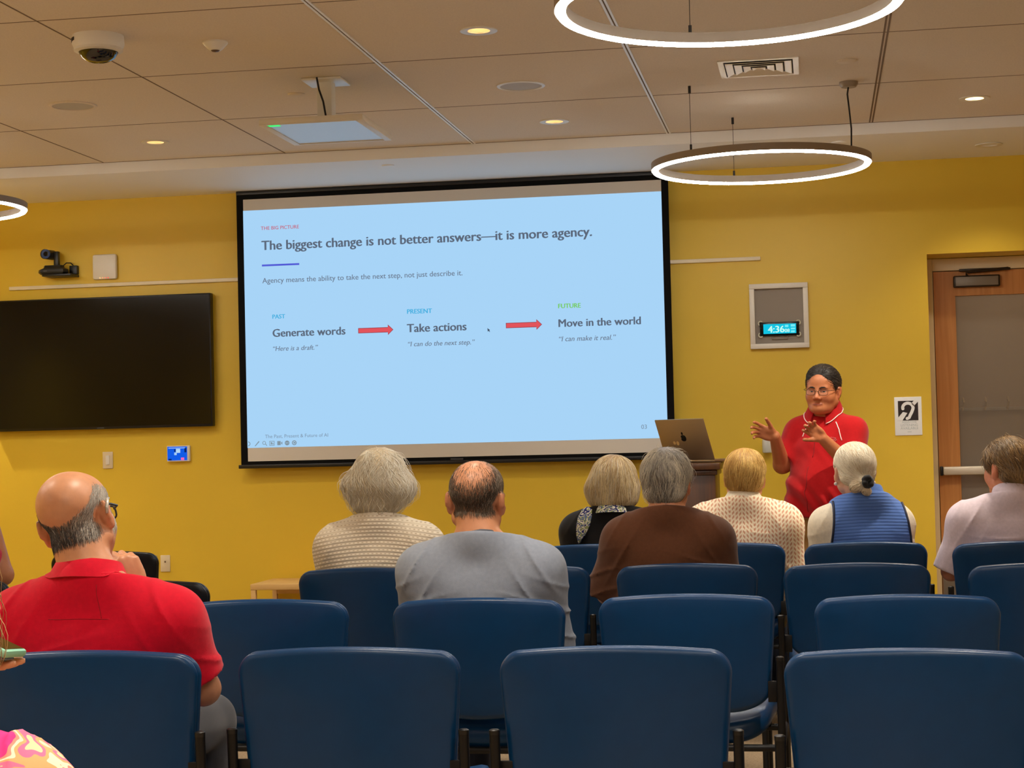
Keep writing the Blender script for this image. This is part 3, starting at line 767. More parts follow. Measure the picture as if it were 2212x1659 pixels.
def inset(P, d):
    n = len(P); out = []
    for i, p in enumerate(P):
        a, b = Vector(P[i - 1]), Vector(P[(i + 1) % n]); t = (b - a); t.normalize()
        out.append((p[0] - t.y * d, p[1] + t.x * d))
    return out
ZB = 0.635                                   # middle of the backrest above the floor
def pad(profile_rear, profile_front, P, curve, zoff, rake=0.0):
    loops = []
    def lay(pts, y):
        return [(x, y + curve * x * x - rake * z, z + zoff) for x, z in pts]
    for s, y in profile_rear[0]: loops.append(lay([(x * s, z * s) for x, z in inset(P, 0.020)], y))
    for d, y in profile_rear[1]: loops.append(lay(inset(P, d), y))
    for d, y in profile_front[0]: loops.append(lay(inset(P, d), y))
    for s, y in profile_front[1]: loops.append(lay([(x * s, z * s) for x, z in inset(P, 0.022)], y))
    return loops
def make_chair():
    root = bpy.data.objects.new('padded_chair', None); COL.objects.link(root)
    root.empty_display_size = 0.1
    P = back_outline()
    rear = ([(0.05, -0.006), (0.3, -0.0055), (0.6, -0.004), (0.85, -0.001)], [(0.016, 0.001), (0.008, 0.003), (0.003, 0.007), (0.001, 0.012), (0.001, 0.016), (0.0055, 0.0195)])
    front = ([(0.0015, 0.0225), (0.0, 0.030), (0.001, 0.040), (0.006, 0.052), (0.014, 0.060)], [(0.93, 0.065), (0.6, 0.068), (0.3, 0.067), (0.05, 0.067)])
    back = obj('backrest', MB().loops(pad(rear, front, P, 0.42, ZB, 0.06)), V_BLUE, root, ang=60)
    # seat cushion
    n = 72; O = []
    for k in range(n):
        a = 2 * pi * k / n; c, s = cos(a), sin(a); e = 0.38
        O.append((0.245 * math.copysign(abs(c) ** e, c) * (1.0 - 0.04 * (s < 0)), 0.235 * math.copysign(abs(s) ** e, s)))
    L = []
    def sl(s, z, d=0.0):
        return [(x * s, 0.30 + y * s, z - 0.35 * max(0, (y * s - 0.12)) ** 2 * 3 - 0.22 * max(0, -(y * s) - 0.10) ** 2 * 6 + 0.03 * (abs(x * s) / 0.245) ** 3) for x, y in O]
    for s, z in ((0.05, 0.385), (0.7, 0.385), (0.93, 0.388), (0.985, 0.398), (1.0, 0.415), (0.995, 0.435), (0.97, 0.448), (0.92, 0.455), (0.7, 0.459), (0.4, 0.459), (0.05, 0.459)): L.append(sl(s, z))
    obj('seat', MB().loops(L), V_BLUE, root, ang=60)
    R = 0.0115
    for s in (-1, 1):
        x = s * 0.263
        lg = obj('rear_leg', MB().tube([(x, 0.012, 0.628), (x, 0.022, 0.44), (x, 0.02, 0.38), (x + s * 0.004, -0.06, 0.0)], R, 14), M_TUBE, root)
        obj('tube_cap', MB().lathe([(R + 0.0005, -0.008), (R + 0.0005, 0.001), (R * 0.7, 0.0035), (0.0005, 0.004)], 14, at=(x, 0.012, 0.628)), M_BLACK, lg)
        obj('front_leg', MB().tube([(x, 0.49, 0.0), (x, 0.46, 0.33), (x, 0.42, 0.375), (x, 0.30, 0.378), (x, 0.02, 0.378)], R, 12), M_TUBE, root)
        obj('back_bracket', MB().box((min(x, x - s * 0.036), 0.028, 0.50), (max(x, x - s * 0.036), 0.036, 0.56), 0.002), M_TUBE, root)
    obj('crossbar', MB().tube([(-0.263, 0.06, 0.366), (0.263, 0.06, 0.366)], R * 0.9, 10), M_TUBE, root)
    obj('seat_rail', MB().tube([(-0.263, 0.40, 0.372), (0.263, 0.40, 0.372)], R * 0.9, 10), M_TUBE, root)
    return root
CHAIR0 = make_chair()
USED = [False]
ROWG = 'blue padded chairs set out in rows'
def chair(x, y, label, v=None, rz=0.0):
    rz = radians(rz)
    if not USED[0]:
        USED[0] = True; c = CHAIR0; c.location = (x, y, 0); c.rotation_euler = (0, 0, rz); c['label'] = label; c['group'] = ROWG
    else:
        c = dup(CHAIR0, (x, y, 0), rz, label, ROWG)
    c['category'] = 'chair'
    if v is not None and v is not V_BLUE:
        for ch in c.children:
            if ch.name.split('.')[0] in ('backrest', 'seat'):
                ch.material_slots[0].link = 'OBJECT'; ch.material_slots[0].material = v
    return c
chair(-1.045, 3.87, 'teal-tinted blue chair in the nearest row, in front of the man in grey', V_TINTED, 0)
chair(-0.450, 3.87, 'blue chair in the nearest row, second from the right', V_BLUE, 0.6)
chair(0.165, 3.80, 'teal-tinted blue chair at the right end of the nearest row', V_TINTED, -0.5)
chair(-1.630, 3.83, 'blue chair that the man in the red polo sits in', V_BLUE, -1)
chair(-1.63, 5.12, 'empty blue chair in the second row beside the red polo man\'s arm', V_BLUE, 0)
chair(-0.984, 5.10, 'blue chair that the man in the grey long-sleeved shirt sits in', V_BLUE, 0)
chair(-0.390, 5.16, 'empty blue chair in the second row with its pale seat showing', V_BLUE, 0)
chair(0.225, 5.08, 'empty blue chair at the right end of the second row', V_BLUE, 0)
chair(-1.655, 6.42, 'dark blue chair that the woman in the white sweater sits in', V_BLUE, 0)
chair(-1.08, 6.44, 'blue chair in the third row right of the grey-shirted man\'s arm', V_BLUE, 0)
chair(-0.480, 6.44, 'blue chair that the person in the brown shirt sits in', V_BLUE, 0)
chair(0.115, 6.36, 'empty blue chair in the third row behind the woman in the blue vest', V_BLUE, 0)
chair(0.735, 6.25, 'blue chair at the right edge of the third row, behind the man in lavender', V_BLUE, 0)
chair(-0.965, 7.72, 'blue chair that the woman in the black top sits in', V_BLUE, 0)
chair(-0.405, 7.68, 'blue chair that the blond person in the crochet sweater sits in', V_BLUE, 0)
chair(0.177, 7.62, 'blue chair that the woman in the blue vest sits in', V_BLUE, 0)
chair(0.772, 7.50, 'blue chair that the man in the lavender shirt sits in', V_BLUE, 0)
chair(-3.20, 7.72, 'black chair near the wall outlets beyond the red polo man', V_NAVY, 0)
chair(-2.335, 5.92, 'black chair whose corner shows beyond the red polo man\'s shoulder', V_NAVY, 0)
chair(-3.15, 6.10, 'dark chair at the left edge, under the bare elbow', V_NAVY, 0)
o = obj('paper_sheet', MB().box((-0.108, -0.14, 0), (0.108, 0.14, 0.0008)), mat('white_paper', (246, 244, 238), 0.8), loc=(0.02, 6.70, 0.462))
o.rotation_euler = (0, 0, radians(12))
tag(o, 'white sheet of paper lying on an empty third-row seat', 'paper')
# ------------------------------------------------------------------ organic shapes: distance fields turned into one surface
F32 = np.float32
class Field:
    def __init__(s, lo, hi, h):
        s.lo = np.array(lo, float); s.h = h
        s.n = np.ceil((np.array(hi, float) - s.lo) / h).astype(int) + 1
        s.d = np.full(s.n, 0.25, F32)
        s.ax = [(s.lo[i] + h * np.arange(s.n[i])).astype(F32) for i in range(3)]
    def win(s, lo, hi):
        a = np.clip(np.floor((np.array(lo) - s.lo) / s.h).astype(int), 0, s.n)
        b = np.clip(np.ceil((np.array(hi) - s.lo) / s.h).astype(int) + 1, 0, s.n)
        if np.any(b <= a): return None, None
        sl = tuple(slice(p, q) for p, q in zip(a, b))
        g = [s.ax[i][sl[i]].reshape([-1 if j == i else 1 for j in range(3)]) for i in range(3)]
        return sl, g
    def mix(s, sl, d, k, op):
        a = s.d[sl]
        if op == 'u':
            if k > 0:
                hh = np.maximum(k - np.abs(a - d), 0) / k
                s.d[sl] = np.minimum(a, d) - hh * hh * (k * 0.25)
            else: s.d[sl] = np.minimum(a, d)
        else:
            d = -d
            if k > 0:
                hh = np.maximum(k - np.abs(a - d), 0) / k
                s.d[sl] = np.maximum(a, d) + hh * hh * (k * 0.25)
            else: s.d[sl] = np.maximum(a, d)
    def cap(s, a, b, ra, rb, k=0.02, op='u', flat=False, infl=0.0):
        a = np.array(a, float); b = np.array(b, float); ra += infl; rb += infl
        R = max(ra, rb) + k + 2.5 * s.h
        sl, g = s.win(np.minimum(a, b) - R, np.maximum(a, b) + R)
        if sl is None: return
        ba = (b - a).astype(F32); L2 = float(ba @ ba) + 1e-12
        px, py, pz = (g[i] - F32(a[i]) for i in range(3))
        t = (px * ba[0] + py * ba[1] + pz * ba[2]) / F32(L2)
        tc = np.clip(t, 0, 1)
        d = np.sqrt((px - ba[0] * tc) ** 2 + (py - ba[1] * tc) ** 2 + (pz - ba[2] * tc) ** 2) - (ra + (rb - ra) * tc).astype(F32)
        if flat: d = np.maximum(d, (t - 1) * F32(math.sqrt(L2)))
        s.mix(sl, d, k, op)
    def ell(s, c, r, R=None, k=0.02, op='u', infl=0.0):
        c = np.array(c, float); r = np.array(r, float) + infl
        m = max(r) + k + 2.5 * s.h
        ext = r + k + 2.5 * s.h if R is None else np.full(3, m)
        sl, g = s.win(c - ext, c + ext)
        if sl is None: return
        p = [g[i] - F32(c[i]) for i in range(3)]
        if R is not None:
            R = np.array(R, float)
            p = [p[0] * F32(R[0][i]) + p[1] * F32(R[1][i]) + p[2] * F32(R[2][i]) for i in range(3)]
        k0 = np.sqrt((p[0] / F32(r[0])) ** 2 + (p[1] / F32(r[1])) ** 2 + (p[2] / F32(r[2])) ** 2)
        k1 = np.sqrt((p[0] / F32(r[0] ** 2)) ** 2 + (p[1] / F32(r[1] ** 2)) ** 2 + (p[2] / F32(r[2] ** 2)) ** 2) + F32(1e-6)
        s.mix(sl, k0 * (k0 - 1) / k1, k, op)
    def plane(s, p, n, k=0.004, lo=None, hi=None):
        """cut away what lies on the side the normal points to"""
        sl, g = s.win(s.lo if lo is None else lo, (s.lo + s.h * (s.n - 1)) if hi is None else hi)
        if sl is None: return
        n = np.array(n, float); n /= np.linalg.norm(n); p = np.array(p, float)
        d = sum((g[i] - F32(p[i])) * F32(n[i]) for i in range(3))
        s.mix(sl, -d, k, 's')
    def fold(s, fn):
        m = np.abs(s.d) < 0.035
        I = np.nonzero(m)
        P = [s.ax[i][I[i]] for i in range(3)]
        s.d[I] += fn(*P).astype(F32)
    def sample(s, P):
        q = (P - s.lo) / s.h
        q = np.clip(q, 0.0, s.n - 1.001); i = q.astype(int); f = q - i
        D = s.d; x, y, z = i.T; fx, fy, fz = f.T
        def c(a, b, e): return D[x + a, y + b, z + e]
        return ((c(0, 0, 0) * (1 - fx) + c(1, 0, 0) * fx) * (1 - fy) + (c(0, 1, 0) * (1 - fx) + c(1, 1, 0) * fx) * fy) * (1 - fz) + \
               ((c(0, 0, 1) * (1 - fx) + c(1, 0, 1) * fx) * (1 - fy) + (c(0, 1, 1) * (1 - fx) + c(1, 1, 1) * fx) * fy) * fz
    def grad(s, P):
        e = s.h * 1.0
        g = np.stack([s.sample(P + e * np.eye(3)[i]) - s.sample(P - e * np.eye(3)[i]) for i in range(3)], 1)
        return g / (np.linalg.norm(g, axis=1, keepdims=True) + 1e-9)
    def snap(s, P, off=0.0, it=4):
        P = np.array(P, float).reshape(-1, 3)
        for _ in range(it):
            P = P - s.grad(P) * (s.sample(P) - off)[:, None]
        return P
    def surf(s):
        """surface nets: vertices and quads of the zero level"""
        d = s.d
        d[0] = d[-1] = 0.05; d[:, 0] = d[:, -1] = 0.05; d[:, :, 0] = d[:, :, -1] = 0.05
        ins = d < 0
        nx, ny, nz = s.n
        c8 = [(a, b, c) for a in (0, 1) for b in (0, 1) for c in (0, 1)]
        def cs(a, b, c, arr): return arr[a:nx - 1 + a, b:ny - 1 + b, c:nz - 1 + c]
        cnt = np.zeros((nx - 1, ny - 1, nz - 1), np.int8)
        for o in c8: cnt += cs(*o, ins)
        act = (cnt > 0) & (cnt < 8)
        I = np.nonzero(act)
        idx = np.full(act.shape, -1, np.int32); idx[I] = np.arange(len(I[0]))
        vals = {o: d[I[0] + o[0], I[1] + o[1], I[2] + o[2]].astype(float) for o in c8}
        acc = np.zeros((len(I[0]), 3)); w = np.zeros(len(I[0]))
        for o in c8:
            for axn in range(3):
                if o[axn]: continue
                q = list(o); q[axn] = 1; q = tuple(q)
                va, vb = vals[o], vals[q]
                m = (va < 0) != (vb < 0)
                t = np.where(m, va / np.where(va == vb, 1, va - vb), 0)
                p = np.array(o, float)[None, :].repeat(len(t), 0); p[:, axn] += t
                acc += p * m[:, None]; w += m
        V = s.lo + s.h * (np.stack(I, 1) + acc / w[:, None])
        Q = []
        for axn, (u, v) in ((0, (1, 2)), (1, (2, 0)), (2, (0, 1))):
            A = [slice(None)] * 3; B = [slice(None)] * 3
            A[axn] = slice(0, -1); B[axn] = slice(1, None)
            sg = ins[tuple(A)].astype(np.int8) - ins[tuple(B)].astype(np.int8)
            E = np.nonzero(sg)
            keep = (E[u] > 0) & (E[v] > 0) & (E[u] < s.n[u] - 1) & (E[v] < s.n[v] - 1)
            E = [e[keep] for e in E]; sgn = sg[tuple(E)]
            def at(du, dv):
                k = [e.copy() for e in E]; k[u] = k[u] - du; k[v] = k[v] - dv
                return idx[tuple(k)]
            q = np.stack([at(0, 0), at(1, 0), at(1, 1), at(0, 1)], 1)
            q[sgn < 0] = q[sgn < 0][:, ::-1]
            Q.append(q)
        Q = np.concatenate(Q)
        Q = Q[(Q >= 0).all(1)]
        return V, Q

def np_mesh(name, V, Q, mats, parent, col=None, midx=None):
    """a mesh object from arrays of vertices and quads, optional per-vertex colour"""
    me = bpy.data.meshes.new(name)
    V = np.asarray(V, F32); Q = np.asarray(Q, np.int32)
    me.vertices.add(len(V)); me.vertices.foreach_set('co', V.ravel())
    me.loops.add(Q.size); me.loops.foreach_set('vertex_index', Q.ravel())
    me.polygons.add(len(Q)); me.polygons.foreach_set('loop_start', np.arange(0, Q.size, Q.shape[1], dtype=np.int32))
    if not isinstance(mats, (list, tuple)): mats = [mats]
    for m in mats: me.materials.append(m)
    if midx is not None: me.polygons.foreach_set('material_index', np.asarray(midx, np.int32))
    me.update(calc_edges=True)
    if col is not None:
        a = me.color_attributes.new('Col', 'FLOAT_COLOR', 'POINT')
        c = np.ones((len(V), 4), F32); c[:, :3] = col
        a.data.foreach_set('color', c.ravel())
    me.shade_smooth()
    o = bpy.data.objects.new(name, me); COL.objects.link(o); o.parent = parent
    return o

def rot(yaw=0, pitch=0, roll=0):
    """head frame: yaw>0 turns to the left, pitch>0 looks up, roll>0 tips to the right"""
    return np.array((Matrix.Rotation(radians(yaw), 3, 'Z') @ Matrix.Rotation(radians(roll), 3, 'Y') @ Matrix.Rotation(radians(pitch), 3, 'X')))
def sines(P, seed, scale):
    r = np.random.default_rng(seed); out = 0
    for i in range(5):
        k = r.normal(size=3) * scale; ph = r.uniform(0, 6.28)
        out = out + np.sin(P[0] * k[0] + P[1] * k[1] + P[2] * k[2] + ph)
    return out / 5

# ------------------------------------------------------------------ heads, hands, hair
class Head:
    def __init__(s, c, R, sc=1.0, fat=1.0):
        s.c = np.array(c, float); s.R = np.array(R); s.s = np.array(sc, float) * np.ones(3); s.m = float(s.s.mean()); s.fat = fat
    def w(s, p): return s.c + s.R @ (np.array(p, float) * s.s)
    def loc(s, P): return ((np.asarray(P) - s.c) @ s.R) / s.s

def drop(F, H, x, z, off=0.0, y0=0.16):
    """the point on the front of the head at head-local x,z"""
    P = H.w((x, y0, z)).reshape(1, 3); d = H.R @ np.array((0, 1.0, 0))
    for _ in range(14): P = P - d * np.clip(F.sample(P) - off, -0.03, 0.03)[:, None]
    return P[0]

def head_prims(F, H, infl=0.0, ears=True, neck_to=None, neck_r=0.056, ear_out=18, slit=0.0044):
    s = H.s
    def E(c, r, R=None, k=0.02, op='u'):
        F.ell(H.w(c), np.array(r) * s, H.R if R is None else H.R @ R, k, op, infl if op == 'u' else 0)
    def C(a, b, ra, rb, k=0.012, op='u'): F.cap(H.w(a), H.w(b), ra * H.m, rb * H.m, k, op, infl=infl if op == 'u' else 0)
    f = H.fat
    if neck_to is not None:
        F.cap(H.w((0, -0.032, -0.055)), neck_to, neck_r * H.m, (neck_r + 0.008) * H.m, 0.03)
    E((0, -0.014, 0.036), (0.077, 0.098, 0.084))
    E((0, 0.035, 0.045), (0.066, 0.058, 0.062), k=0.03)
    E((0, 0.030, -0.03), (0.063 * f, 0.062, 0.078), k=0.03)
    for x in (-1, 1):
        E((x * 0.038, 0.052, -0.036), (0.029 * f, 0.032, 0.034), k=0.025)
        C((x * 0.056 * f, -0.002, -0.062), (x * 0.012, 0.068, -0.096), 0.019, 0.018, 0.03)
    E((0, 0.078, -0.096), (0.022, 0.019, 0.016), k=0.02)
    if f > 1.02: E((0, 0.040, -0.100), (0.052, 0.045, 0.026), k=0.03)
    for x in (-1, 1):
        E((x * 0.032, 0.105, 0.001), (0.021, 0.019, 0.0125), k=0.012, op='s')
    C((-0.040, 0.081, 0.020), (0.040, 0.081, 0.020), 0.008, 0.008, 0.014)
    C((0, 0.088, 0.010), (0, 0.109, -0.033), 0.0085, 0.0115, 0.014)
    for x in (-1, 1): E((x * 0.0135, 0.100, -0.038), (0.0095, 0.011, 0.0085), k=0.008)
    for x in (-1, 1): E((x * 0.007, 0.108, -0.048), (0.0035, 0.006, 0.004), k=0.003, op='s')
    # eyelids: a ball in each socket with a narrow slit in front of the eye
    H.eyes = []
    fw = H.R @ np.array((0, 1.0, 0))
    for x in (-1, 1):
        p = drop(F, H, x * 0.032, 0.0)
        e = p - fw * 0.0080; H.eyes.append(e)
        F.ell(e, (0.0145, 0.0135, 0.0130), H.R, 0.005)
    for e in H.eyes:
        F.ell(e + fw * 0.012 - H.R @ np.array((0, 0, 0.0008)), (0.0135, 0.0085, slit), H.R, 0.0015, 's')
    # lips follow the curve of the face
    L = [(-0.025, -0.0725), (-0.012, -0.0685), (0.0, -0.0695), (0.012, -0.0685), (0.025, -0.0725)]
    P = [drop(F, H, x, z, -0.0022) for x, z in L]; P2 = [drop(F, H, x, z - 0.0085 * (1 - (x / 0.027) ** 2), -0.0016) for x, z in L]
    P3 = [drop(F, H, x * 1.06, -0.0735 - 0.000 * x, 0.001) for x, z in L]
    rr = (0.0026, 0.0046, 0.0044, 0.0046, 0.0026); r2 = (0.0026, 0.0052, 0.006, 0.0052, 0.0026)
    for i in range(4):
        F.cap(P[i], P[i + 1], rr[i], rr[i + 1], 0.004); F.cap(P2[i], P2[i + 1], r2[i], r2[i + 1], 0.004)
    if ears:
        for x in (-1, 1):
            R = np.array(Matrix.Rotation(radians(-x * ear_out), 3, 'Z') @ Matrix.Rotation(radians(8), 3, 'X'))
            E((x * 0.074, -0.010, -0.010), (0.012, 0.017, 0.030), k=0.008)
            E((x * 0.081, -0.012, -0.008), (0.0085, 0.019, 0.032), R, k=0.008)
            E((x * 0.0855, -0.026, -0.002), (0.006, 0.008, 0.026), R, k=0.006)
            E((x * 0.080, -0.004, -0.038), (0.008, 0.010, 0.013), R, k=0.006)
            E((x * 0.0915, -0.002, -0.006), (0.007, 0.009, 0.017), R, k=0.004, op='s')

def face_parts(root, H, iris=(60, 40, 26), brow=(30, 24, 20), browt=1.0, F=None):
    ms = [mat('eye_white', (214, 204, 190), 0.2), mat('iris_%d_%d_%d' % iris, iris, 0.15), mat('pupil', (8, 7, 7), 0.1)]
    for x, c in zip((-1, 1), H.eyes):
        r = 0.0120
        mb = MB()
        prof = [(0.0, 2), (0.2, 2), (0.5, 1), (0.8, 0), (1.2, 0), (1.6, 0), (2.2, 0), (3.1416, 0)]
        n = 18; rings = []
        for a, m in prof: rings.append([(r * sin(a) * cos(2 * pi * k / n), r * cos(a), r * sin(a) * sin(2 * pi * k / n)) for k in range(n)])
        for i in range(len(rings) - 1):
            for k in range(n):
                k2 = (k + 1) % n
                mb.add([rings[i][k], rings[i][k2], rings[i + 1][k2], rings[i + 1][k]], [(0, 1, 2, 3)], prof[i + 1][1] if i < 2 else prof[i][1] if i > 2 else 0)
        mb.v = [tuple(H.R @ np.array(p) + c) for p in mb.v]
        obj('eye', mb, ms, root, ang=180)
        pts = [drop(F, H, x * a, z, 0.0002) for a, z in ((0.012, 0.0185), (0.024, 0.0235), (0.036, 0.0235), (0.050, 0.0165))]
        obj('eyebrow', MB().tube(pts, [0.0020 * browt, 0.0030 * browt, 0.0026 * browt, 0.0010], 8), mat('brow_%d_%d_%d' % brow, brow, 0.7), root, ang=180)

def hand_prims(F, wrist, f, t, side, curl=(0.3, 0.4, 0.3), spread=0.1, thumb=0.5, sc=1.0, wr=0.026, curls=None, lift=0.25):
    """palm + four fingers + thumb. f: towards the fingers, t: towards the thumb, side +1 right hand, -1 left hand"""
    f = np.array(f, float); f /= np.linalg.norm(f)
    t = np.array(t, float); t -= f * (t @ f); t /= np.linalg.norm(t)
    n = np.cross(t, f) * side                     # out of the palm
    w = np.array(wrist, float)
    P = lambda a, b, c: w + (f * a + t * b + n * c) * sc
    R = np.stack([t, f, n], 1)
    F.ell(P(0.048, 0.0, 0.0), np.array((0.036, 0.052, 0.0145)) * sc, R, 0.012)
    F.ell(P(0.038, 0.022, 0.008), np.array((0.018, 0.030, 0.014)) * sc, R, 0.010)
    F.ell(P(0.040, -0.024, 0.006), np.array((0.013, 0.034, 0.012)) * sc, R, 0.010)
    off = (0.0285, 0.0095, -0.0095, -0.0275); ln = (0.97, 1.07, 1.0, 0.80); bx = (0.086, 0.090, 0.086, 0.077)
    for i in range(4):
        F.cap(P(0.012, off[i] * 0.55, 0), P(bx[i], off[i], -0.001), 0.011 * sc, 0.0098 * sc, 0.008)
        a = spread * (1.5 - i) * 0.9; cu = curls[i] if curls else curl
        d = f * cos(a) + t * sin(a); p = P(bx[i], off[i], -0.001); ang = 0.0; r = 0.0098 * sc * (0.9 if i == 3 else 1)
        for j, L in enumerate((0.042, 0.026, 0.021)):
            ang += cu[j]; q = p + (d * cos(ang) + n * sin(ang)) * L * ln[i] * sc
            F.cap(p, q, r, r * 0.9, 0.003); r *= 0.9; p = q
    p = P(0.022, 0.022, 0.006)
    d = f * cos(thumb + 0.5) + t * sin(thumb + 0.5) + n * lift; d /= np.linalg.norm(d)
    r = 0.0135 * sc
    for j, L in enumerate((0.042, 0.033, 0.026)):
        q = p + d * L * sc
        F.cap(p, q, r, r * 0.87, 0.007 if j == 0 else 0.003); r *= 0.87; p = q
        d = d + f * 0.10 + n * 0.10; d /= np.linalg.norm(d)

M_HAIR = mat('hair_strands', (120, 100, 80), 0.48, spec=0.4, attr='Col')
M_SKIN = mat('skin', (220, 170, 140), 0.43, spec=0.4, attr='Col', noise=0.05, nscale=60, bump=0.15, bscale=350, bdist=0.0008)

def strands(F, H, flow, n, length, seg=8, radius=0.0009, lift=0.0025, wave=0.0, wfreq=60.0, cols=((90, 80, 70), (200, 190, 170)), mask=None, seed=1,
            pts=None, under=0.0015, tip=0.35, fly=0.0, streak=30.0):
    """locks of hair laid over the surface of F along flow(head-local point) -> head-local direction"""
    rg = np.random.default_rng(seed)
    V = pts[rg.integers(0, len(pts), n * (4 if mask else 1))]
    V = V + rg.normal(size=V.shape) * F.h * 0.5
    if mask:
        p = mask(H.loc(V)); V = V[rg.random(len(V)) < p][:n]
    n = len(V)
    P = F.snap(V, -under)
    ln = length * rg.uniform(0.6, 1.25, n)
    lf = lift * rg.uniform(0.1, 1.0, n) + (rg.random(n) < fly) * rg.uniform(0.004, 0.016, n)
    ph = sines(P.T, seed + 3, 22.0) * 6 + rg.normal(size=n) * 0.25
    rnd = rg.normal(size=(n, 3)) * 0.10
    out, nor = [], []
    for k in range(seg + 1):
        g = F.grad(P)
        out.append(P.copy()); nor.append(g)
        d = flow(H.loc(P)) @ H.R.T + rnd
        d = d - g * (d * g).sum(1, keepdims=True); d /= np.linalg.norm(d, axis=1, keepdims=True) + 1e-9
        b = np.cross(d, g)
        if wave: d = d + b * (wave * np.cos(ph + wfreq * ln * k / seg))[:, None]
        P = P + d * (ln / seg)[:, None]
        off = -under + (lf + under) * min(1.0, (k + 1) / (seg * 0.5)) * (1 if k < seg - 2 else 0.8)
        g = F.grad(P); P = P - g * (F.sample(P) - off)[:, None] * 0.8
    O = np.stack(out, 1); N = np.stack(nor, 1)
    T = np.gradient(O, axis=1); T /= np.linalg.norm(T, axis=2, keepdims=True) + 1e-9
    B = np.cross(T, N); B /= np.linalg.norm(B, axis=2, keepdims=True) + 1e-9
    N2 = np.cross(B, T)
    rad = radius * np.linspace(1, tip, seg + 1)[None, :, None] * rg.uniform(0.7, 1.4, n)[:, None, None]
    ring = np.stack([O + (N2 * cos(a) * 0.8 + B * sin(a)) * rad for a in (pi / 2, pi * 7 / 6, pi * 11 / 6)], 2)     # n, seg+1, 3, 3
    VV = ring.reshape(-1, 3)
    base = (np.arange(n)[:, None, None] * (seg + 1) + np.arange(seg)[None, :, None]) * 3
    a = np.arange(3)[None, None, :]; b = (a + 1) % 3
    Q = np.stack([base + a, base + b, base + 3 + b, base + 3 + a], -1).reshape(-1, 4)
    c0, c1 = np.array(lin(cols[0])), np.array(lin(cols[1]))
    tt = np.clip(0.5 + 0.42 * sines(O[:, 0].T, seed + 9, streak) * 1.6 + rg.normal(size=n) * 0.22, 0, 1)
    cc = c0 + (c1 - c0) * tt[:, None]
    if len(cols) > 2:
        m = rg.random(n) < 0.15; cc[m] = np.array(lin(cols[2]))
    CC = np.repeat(cc, (seg + 1) * 3, 0)
    return VV, Q, CC

def hair_obj(root, parts_, name='hair'):
    V, Q, C, o = [], [], [], 0
    for v, q, c in parts_:
        V.append(v); Q.append(q + o); C.append(c); o += len(v)
    return np_mesh(name, np.concatenate(V), np.concatenate(Q), M_HAIR, root, np.concatenate(C))

def shell(F, col):
    V, Q = F.surf()
    return V, Q, np.repeat(np.array([lin(col)]), len(V), 0)

# ------------------------------------------------------------------ people
class Fig:
    """a person: joints relative to the root, which stands at (x, y, 0)"""
    def __init__(s, label, x, y, group=None):
        s.root = thing('person', label, 'person', (x, y, 0), 0, group)
        s.x, s.y = x, y

PEOPLE_G = 'audience seated in rows'
def seated(label, x, y, zs, head, yaw=0, pitch=0, roll=0, sw=0.165, girth=1.0, hs=(1.0, 1.0, 0.95), fat=1.0, skin=(222, 172, 140), h=0.006, arms=None, torso_yaw=0,
           lean=0.0, ear_out=18, neck_r=0.056, lap=True, hips=None, rz=0.0):
    """build the skin of a seated person facing the screen; head = (dx, dy, z of the middle of the head)"""
    S = Fig(label, x, y, PEOPLE_G)
    S.root.rotation_euler = (0, 0, radians(rz))
    S.zs, S.sw, S.girth, S.lean = zs, sw, girth, lean
    S.H = Head((head[0], head[1], head[2]), rot(yaw, pitch, roll), hs, fat)
    S.skin = skin
    S.sh = [np.array((sx * sw, lean - 0.005, zs - 0.080)) for sx in (-1, 1)]
    S.el, S.wr = [], []
    arms = arms or {}
    for i in arms:
        if 'sh' in arms[i]: S.sh[i] = np.array(arms[i]['sh'])
    for i, sx in enumerate((-1, 1)):
        a = arms.get(i, {})
        S.el.append(np.array(a.get('el', (sx * (sw + 0.040), lean + 0.05, zs - 0.30))))
        S.wr.append(np.array(a.get('wr', (sx * 0.10, 0.27, 0.655))))
    lo = (-0.42, -0.22, 0.0); hi = (0.42, 0.66, S.H.c[2] + 0.15)
    F = Field(lo, hi, h)
    torso(F, S, 0.0)
    for i, sx in enumerate((-1, 1)):
        F.cap(S.sh[i], S.el[i], 0.046, 0.038, 0.03)
        F.cap(S.el[i], S.wr[i], 0.039, 0.026, 0.015)
        a = arms.get(i, {})
        f = a.get('f', (-sx * 0.35, 0.9, -0.15)); t = a.get('t', (-sx * 0.9, -0.3, 0.35))
        hand_prims(F, S.wr[i], f, t, sx, a.get('curl', (0.35, 0.5, 0.3)), a.get('spread', 0.08), a.get('thumb', 0.35), 0.95, lift=a.get('lift', 0.25))
        F.cap((sx * 0.09, 0.03, 0.565), (sx * 0.12, 0.43, 0.555), 0.08, 0.06, 0.03)
        F.cap((sx * 0.12, 0.43, 0.555), (sx * 0.12, 0.41, 0.09), 0.056, 0.038, 0.02)
        F.cap((sx * 0.12, 0.41, 0.05), (sx * 0.13, 0.56, 0.04), 0.035, 0.03, 0.02)
    head_prims(F, S.H, neck_to=(0, lean - 0.02, zs + 0.01), neck_r=neck_r, ear_out=ear_out)
    S.F = F
    V, Q = F.surf()
    S.V = V
    np_mesh('body', V, Q, M_SKIN, S.root, skin_cols(V, S.H, skin))
    # trousers and shoes
    return S

